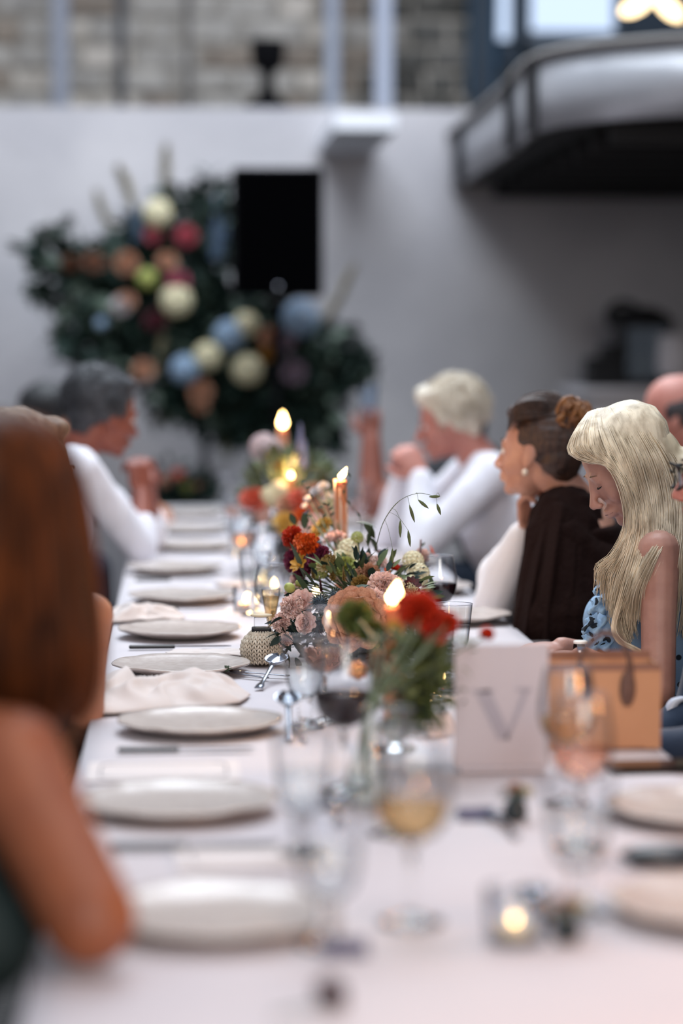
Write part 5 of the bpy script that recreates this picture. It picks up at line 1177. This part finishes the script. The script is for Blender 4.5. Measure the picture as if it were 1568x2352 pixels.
# shawl draped over the shoulders and back
rows = []
for j in range(34):
    v = j / 33; row = []
    for i in range(46):
        u = i / 45
        xt = 1222 + 190 * u; yt = 1172 - 20 * math.sin(PI * min(u * 1.6, 1)) + 115 * max(0, u - .35) ** 1.6 * 1.6
        xb = 1176 + 240 * u; yb = 1478
        px = xt + (xb - xt) * v ** .8 + 4 * math.sin(v * 3 + u * 9); py = yt + (yb - yt) * v
        fold = .016 * math.sin(u * 30 + 1.5 * math.sin(v * 2)) * (v ** .7) + .008 * math.sin(u * 61 + v * 3) * v
        Yv = 5.60 - .085 * math.sin(PI * min(1, u * 1.05)) + (.10 * (1 - v) ** 2) + fold
        row.append(P5(px, py, Yv))
    rows.append(row)
sh = MB(); sh.grid(rows); o = sh.build('shawl', SHAWL, br_, world=True); s_ = o.modifiers.new('s', 'SOLIDIFY'); s_.thickness = .004
g = MB(); g.limb([P5(1300, 1235, 5.63), P5(1366, 1300, 5.63), P5(1385, 1420, 5.6)], [.052, .064, .09]); g.limb([P5(1235, 1215, 5.68), P5(1300, 1222, 5.68), P5(1385, 1290, 5.7)], [.03, .05, .05]); g.limb([P5(1300, 1200, 5.7), P5(1310, 1440, 5.62)], [.09, .13]); g.limb([P5(1385, 1260, 5.72), P5(1390, 1440, 5.7)], [.07, .11]); g.limb([P5(1240, 1230, 5.66), P5(1225, 1440, 5.62)], [.035, .05])
remesh(g, .007, 4, 'shawl_body', SHAWL, br_, fold_disp(4, .007, (26, 26, 3)))

# ---- white haired man
Hw = P5(1030, 965, 7.6)
wm, hw_ = figure('person', 'white-haired man in a white shirt with hands clasped at his chin', (1.18, 7.6, .52), (1.02, 7.6, .84), (.95, 7.6, 1.06), Hw, (-1, 0, 0), (-.95, .1, -.2), (-.15, 0, 1), False,
    arms=[dict(side=1, el=P5(958, 1262, 7.36), wr=P5(968, 1092, 7.46), d=(-.55, .25, .8), n=(-.2, 1, 0), curl=.75, tside=1), dict(side=-1, el=P5(892, 1236, 7.86), wr=P5(925, 1095, 7.72), d=(.1, -.35, .85), n=(.4, -1, 0), curl=.8, tside=-1)],
    sk=SK4, cloth=WSH, k=1.0, wide=1.12, folds=.009)
WHH = hair_mat('white', 'e9e1d2', 'c9bba5', (1, 1, .5), 60)
short_hair(wm, hw_, WHH, 1.12, True, 3, vol=1.06, fringe=True); tufts(wm, hw_, WHH, 900, .045, .0018, 3)
# ---- person behind with a raised arm holding a glass
ra, hra = figure('person', 'person behind the white-haired man raising a forearm with a glass', (1.22, 8.9, .52), (1.12, 8.9, .83), (1.08, 8.88, 1.03), P5(1050, 985, 8.9), (-1, 0, 0), (-1, .1, -.1), (0, 0, 1), False,
    arms=[dict(side=1, el=P5(856, 1160, 8.66), wr=P5(852, 1010, 8.72), d=(-.03, -.05, 1), n=(.1, 1, 0), curl=.75, tside=1, fat=1.35), dict(side=-1, el=(.86, 9.15, .80), wr=(.66, 9.1, .79), d=(-1, 0, 0), n=(0, 0, -1), curl=.4)],
    sk=skin('tan', '8f5443', '7c4436'), cloth=mat('black_top', '14161c', .85), cloth_name='top', sleeve='short', k=.98, voxel=.006)
short_hair(ra, hra, hair_mat('dark', '2b231f', '171210'), 1.0, True, 5)
MB().lathe([(.033, -.006), (.035, 0), (.033, .006)], c=P5(851, 1042, 8.71), n=20).build('bracelet', mat('bracelet_pale', 'c9b7a2', .4), ra, world=True)
hg = P5(846, 945, 8.72); t = thing('held_glass', 'clear blue-grey glass held up in a raised hand', 'glass', tuple(hg))
MB().lathe([(.024, -.02), (.028, .0), (.034, .05), (.037, .1)], n=24).build('bowl', thin_glass('held_glass_m', (.72, .8, .9), (.12, .16, .24)), t)
MB().lathe([(.023, -.018), (.027, 0), (.031, .04)], n=24, cap=True).build('drink', WATER, t)
# ---- bald man at the right edge, farther back
Hd = P5(1548, 952, 7.15)
bd, hbd = figure('person', 'balding man in dark clothes behind the blonde woman', (1.72, 7.15, .55), (1.62, 7.15, .9), (1.56, 7.15, 1.09), Hd, (-1, .1, 0), (-.96, .25, -.1), (0, 0, 1), False,
    arms=[dict(side=1, el=(1.45, 6.95, .84), wr=(1.25, 7.0, .86), curl=.5), dict(side=-1, el=(1.45, 7.4, .84), wr=(1.25, 7.3, .86), curl=.5)], sk=SK4, cloth=mat('dark_grey_jacket', '20222a', .9), cloth_name='jacket', k=1.03, wide=1.1, voxel=.006)
short_hair(bd, hbd, hair_mat('dark_grey', '332d30', '1d1a1d'), bald=True)
# ---- person with glasses at the right edge
Hg = P5(1683, 1078, 4.42)
gl_, hgl = figure('person', 'person with black-framed glasses in navy at the right picture edge', (1.22, 4.30, .52), (1.12, 4.34, .86), (1.08, 4.40, 1.04), Hg, (-1, .2, 0), (-1, .05, -.08), (0, 0, 1), False,
    arms=[dict(side=1, sh=(1.06, 4.20, .98), el=(1.02, 4.10, .72), wr=(.84, 4.22, .69), d=(-1, .2, 0), n=(0, 0, -1), curl=.4, tside=-1), dict(side=-1, sh=(1.08, 4.55, .98), el=(1.0, 4.55, .70), wr=(.90, 4.5, .66), d=(-1, 0, 0), n=(0, 0, -1), curl=.4)], sk=SK4, cloth=NAVY, cloth_name='jacket', k=1.0)
short_hair(gl_, hgl, hair_mat('brown', '4d3b30', '30241c'), 1.0, True, 8)
eg = thing('eyeglasses', 'black-framed eyeglasses on the face at the right picture edge', 'glasses', tuple(hgl.p(.12, 0, 0)))
FR = mat('spectacle_black', '050505', .5, spec=.15)
for q in (-1, 1):
    mb = MB(); c = [hgl.p(.112 - .012 * abs(math.cos(a_)), q * (.033 + .026 * math.cos(a_) * (1 if True else 0)), -.002 + .021 * math.copysign(abs(math.sin(a_)) ** .7, math.sin(a_)) - (.004 if math.sin(a_) < 0 else 0)) for a_ in np.linspace(0, 2 * PI, 25)]
    mb.tube(c, .0022, 7); mb.build('rim', FR, eg, world=True)
    ln = MB(); ln.add(c[:-1], [tuple(range(24))]); ln.build('lens', thin_glass('lens', (.92, .93, .95), (.6, .6, .6)), eg, world=True, smooth=False)
    MB().tube([hgl.p(.1, q * .06, .012), hgl.p(.09, q * .074, .012), hgl.p(-.01, q * .082, .006), hgl.p(-.03, q * .08, -.02)], .0024, 7).build('temple', FR, eg, world=True)
MB().tube([hgl.p(.114, -.008, .004), hgl.p(.116, 0, .008), hgl.p(.114, .008, .004)], .0022, 7).build('bridge', FR, eg, world=True)

# ---- left side: grey haired man
Hm = P5(238, 948, 7.35)
gm, hgm = figure('person', 'grey-haired man in a white shirt resting elbows with clasped hands', (-.52, 7.3, .52), (-.40, 7.32, .86), (-.315, 7.33, 1.075), Hm, (1, .1, 0), (.88, .42, -.22), (.12, .05, 1), False,
    arms=[dict(side=-1, sh=P5(178, 1075, 7.12), el=P5(322, 1252, 7.30), wr=P5(322, 1135, 7.42), d=(-.05, .1, 1), n=(-.6, 1, 0), curl=.85, tside=-1), dict(side=1, el=P5(345, 1235, 7.75), wr=P5(340, 1120, 7.6), d=(-.1, -.35, .85), n=(-.5, -1, 0), curl=.8)],
    sk=SK3, cloth=WSH, sleeve='rolled', k=1.06, wide=1.15, folds=.009)
short_hair(gm, hgm, hair_mat('salt_pepper', '4a4b50', '25262a', (1, 1, .5), 90), 1.06, True, 2, vol=1.05); tufts(gm, hgm, hair_mat('salt_pepper', '4a4b50', '25262a'), 700, .03, .0014, 6)
# ---- dark haired person beyond
Hk = P5(118, 962, 9.2)
dk, hdk = figure('person', 'dark-haired person seated beyond the grey-haired man', (-.72, 9.2, .52), (-.62, 9.2, .84), (-.56, 9.2, 1.03), Hk, (1, 0, 0), (.9, .4, -.1), (0, 0, 1), False,
    arms=[dict(side=-1, el=(-.38, 9.0, .8), wr=(-.16, 9.05, .79), d=(1, 0, 0), n=(0, 0, -1), curl=.4), dict(side=1, el=(-.4, 9.42, .8), wr=(-.16, 9.3, .79), d=(1, 0, 0), n=(0, 0, -1), curl=.4)], sk=SK1, cloth=mat('black_jacket', '15161b', .9), cloth_name='jacket', voxel=.006)
short_hair(dk, hdk, hair_mat('black', '0d0c0f', '060507'), 1.15, True, 7, vol=1.12)
# ---- second woman, mostly hidden behind the nearest one
H2 = P5(58, 1100, 4.35)
w2, h2_ = figure('person', 'light-brown-haired woman with bare shoulders, mostly hidden behind the nearest woman', (-.42, 4.38, .50), (-.33, 4.36, .78), (-.29, 4.36, .985), H2, (1, 0, 0), (.8, .55, 0), (0, 0, 1), True,
    arms=[dict(side=-1, sh=P5(205, 1415, 4.28), el=P5(196, 1640, 4.30), wr=(-.24, 4.5, .60), d=(0, .4, -1), n=(0, 0, -1), curl=.4), dict(side=1, el=(-.35, 4.62, .74), wr=(-.26, 4.6, .58), d=(0, 0, -1), n=(0, 0, -1), curl=.4)], sk=SK1, cloth=mat('dark_brown_dress', '2d211d', .9), cloth_name='dress', sleeve='none', k=.97, voxel=.006)
LBR = mat('hair_light_brown', '8f7560', .6, col2='5f4a3c', scale=60, stretch=(1, 1, .3), spec=.2, thr=(.3, .7))
short_hair(w2, h2_, LBR, 1.1, True, 12, vol=1.08)
strand_hair(w2, [[h2_.p(-.02 + .03 * math.cos(a_), .03 * math.sin(a_), .12), h2_.p(-.02 + .1 * math.cos(a_), .095 * math.sin(a_), .05), h2_.p(-.03 + .1 * math.cos(a_), .1 * math.sin(a_), -.08), h2_.p(-.04 + .09 * math.cos(a_), .1 * math.sin(a_), -.22)] for a_ in np.linspace(.9, 5.4, 10)], LBR, 420, .006, .002, 14, 6)
# ---- nearest woman, back of head, bare arm on the table
H1 = P5(0, 1190, 2.86)
n1, h1_ = figure('person', 'nearest woman seen from behind, long brown hair and bare arm on the table', (-.40, 2.60, .48), (-.30, 2.66, .78), (-.255, 2.80, .99), H1, (1, .1, 0), (.45, .88, -.1), (0, 0, 1), True,
    arms=[dict(side=-1, sh=P5(20, 1760, 2.66), el=P5(205, 2110, 2.52), wr=P5(-10, 1640, 2.92), d=(.1, .1, 1), n=(0, 1, 0), curl=.7, tside=-1, fat=1.5), dict(side=1, el=(-.22, 3.05, .79), wr=(-.2, 2.9, .80), d=(-.2, -1, 0), n=(0, 0, -1), curl=.4)], sk=skin('bronze', '8f502f', '80462a'), cloth=mat('dark_green_dress', '0e201f', .8, bump=.2), cloth_name='dress', sleeve='none', legs_m=mat('dark_green_dress', '0e201f', .8), k=1.0, wide=1.0)
am = MB()
HB = mat('hair_chestnut', '4a2610', .6, col2='25140a', scale=50, stretch=(1, 1, .12), spec=.15, bump=.3, bscale=120, thr=(.3, .7)); HBS = mat('hair_chestnut_strand', '6a3614', .6, col2='2a150a', scale=50, stretch=(1, 1, .1), spec=.15, thr=(.35, .65))
cap = MB(); h1_.e(cap, (-.022, 0, .036), (.102, .088, .092), 24, 14); h1_.e(cap, (-.055, 0, -.03), (.062, .09, .09)); cap.limb([P5(10, 1150, 2.84), P5(30, 1320, 2.82), P5(40, 1470, 2.80), P5(45, 1570, 2.79)], [.088, .088, .085, .072])
remesh(cap, .006, 4, 'hair', HB, n1, lambda p: .004 * mn.noise(V((p[0] * 40, p[1] * 40, p[2] * 5))))
G = []
for px_, Yo in ((-190, .10), (-150, .02), (-90, -.05), (-30, -.09), (30, -.10), (90, -.09), (150, -.05), (190, .0), (205, .06), (200, .11)):
    w_ = px_ / 200; G.append([P5(8 + 40 * w_, 955, 2.86 + Yo * .2), P5(8 + 108 * w_, 985, 2.86 + Yo * .8), P5(8 + 160 * w_, 1080, 2.85 + Yo), P5(8 + 188 * w_, 1240, 2.84 + Yo), P5(8 + 197 * w_, 1380, 2.82 + Yo), P5(8 + 204 * w_, 1500, 2.80 + Yo), P5(8 + 190 * w_, 1600, 2.80 + Yo * .9), P5(8 + 160 * w_, 1650, 2.80 + Yo * .8)])
strand_hair(n1, G, HBS, 1500, .005, .0016, 20, 2, 'hair_strands')

# ---- chairs
def chair_proto():
    t = thing('dining_chair', 'x', 'chair', group='chairs along the table'); W_ = mat('chair_dark_wood', '26211f', .5); Nv = mat('navy_seat', '17283f', .9)
    MB().box((0, 0, .42), (.40, .40, .035)).build('seat', Nv, t, smooth=False, bevel=.012)
    for sx in (-1, 1):
        for sy in (-1, 1): MB().tube([(sx * .17, sy * .17, .41), (sx * .19, sy * .19, 0)], [.016, .013], 8).build('leg', W_, t)
    for sx in (-1, 1): MB().tube([(sx * .18, -.19, .4), (sx * .185, -.235, .80)], .013, 8).build('back_post', W_, t)
    rows = [[(x, -.225 - .02 * math.cos(x / .19 * PI / 2) - (z_ - .6) * .1, z_) for x in np.linspace(-.19, .19, 9)] for z_ in (.62, .68, .74, .80)]
    o = MB().grid(rows).build('backrest', W_, t); s_ = o.modifiers.new('s', 'SOLIDIFY'); s_.thickness = .014
    return t
CP = chair_proto(); first = True
for (fg, rz, l) in ((bw, PI / 2, 'dark dining chair under the blonde woman'), (br_, PI / 2, 'dark dining chair under the woman in the brown shawl'), (wm, PI / 2, 'dark dining chair under the white-haired man'), (ra, PI / 2, 'dark dining chair under the person raising a glass'), (bd, PI / 2, 'dark dining chair under the balding man'),
                    (gm, -PI / 2, 'dark dining chair under the grey-haired man'), (dk, -PI / 2, 'dark dining chair under the dark-haired person'), (w2, -PI / 2, 'dark dining chair under the light-brown-haired woman'), (n1, -PI / 2, 'dark dining chair under the nearest woman')):
    q = place(CP, l, (fg.location.x, fg.location.y, 0), rz, first); first = False; q['group'] = 'chairs along the table'
# white chair of the person with glasses, its curved arm shows at the edge
wc = thing('dining_chair', 'white metal chair with curved arm bracket at the right picture edge', 'chair', (1.22, 4.30, 0))
WM = mat('white_metal', 'c9d0de', .35)
MB().box((0, 0, .42), (.42, .42, .03)).build('seat', WM, wc, smooth=False, bevel=.01)
for sx in (-1, 1):
    for sy in (-1, 1): MB().tube([(sx * .18, sy * .18, .41), (sx * .2, sy * .2, 0)], .012, 8).build('leg', WM, wc)
MB().tube(catmull([(.2, -.2, .42), (.24, -.2, .8), (.24, .2, .8), (.2, .2, .42)], 20), .012, 8).build('backrest', WM, wc)
P = [P5(x, y, 4.52) for x, y in ((1575, 1602), (1548, 1610), (1535, 1635), (1546, 1665), (1552, 1690), (1546, 1725))]
rows = [[p + V((0, .012, 0)) , p - V((0, .012, 0))] for p in catmull(P, 18)]
arm = MB(); R = []
for i, p in enumerate(catmull(P, 18)):
    R.append([p + V((-.006, -.012, .002)), p + V((.009, -.012, -.002)), p + V((.009, .012, -.002)), p + V((-.006, .012, .002))])
arm.rings(R).build('arm_bracket', WM, wc, world=True); MB().ell(P5(1548, 1686, 4.5), (.004, .004, .004), n=12, m=6).build('screw', STEEL, wc, world=True)
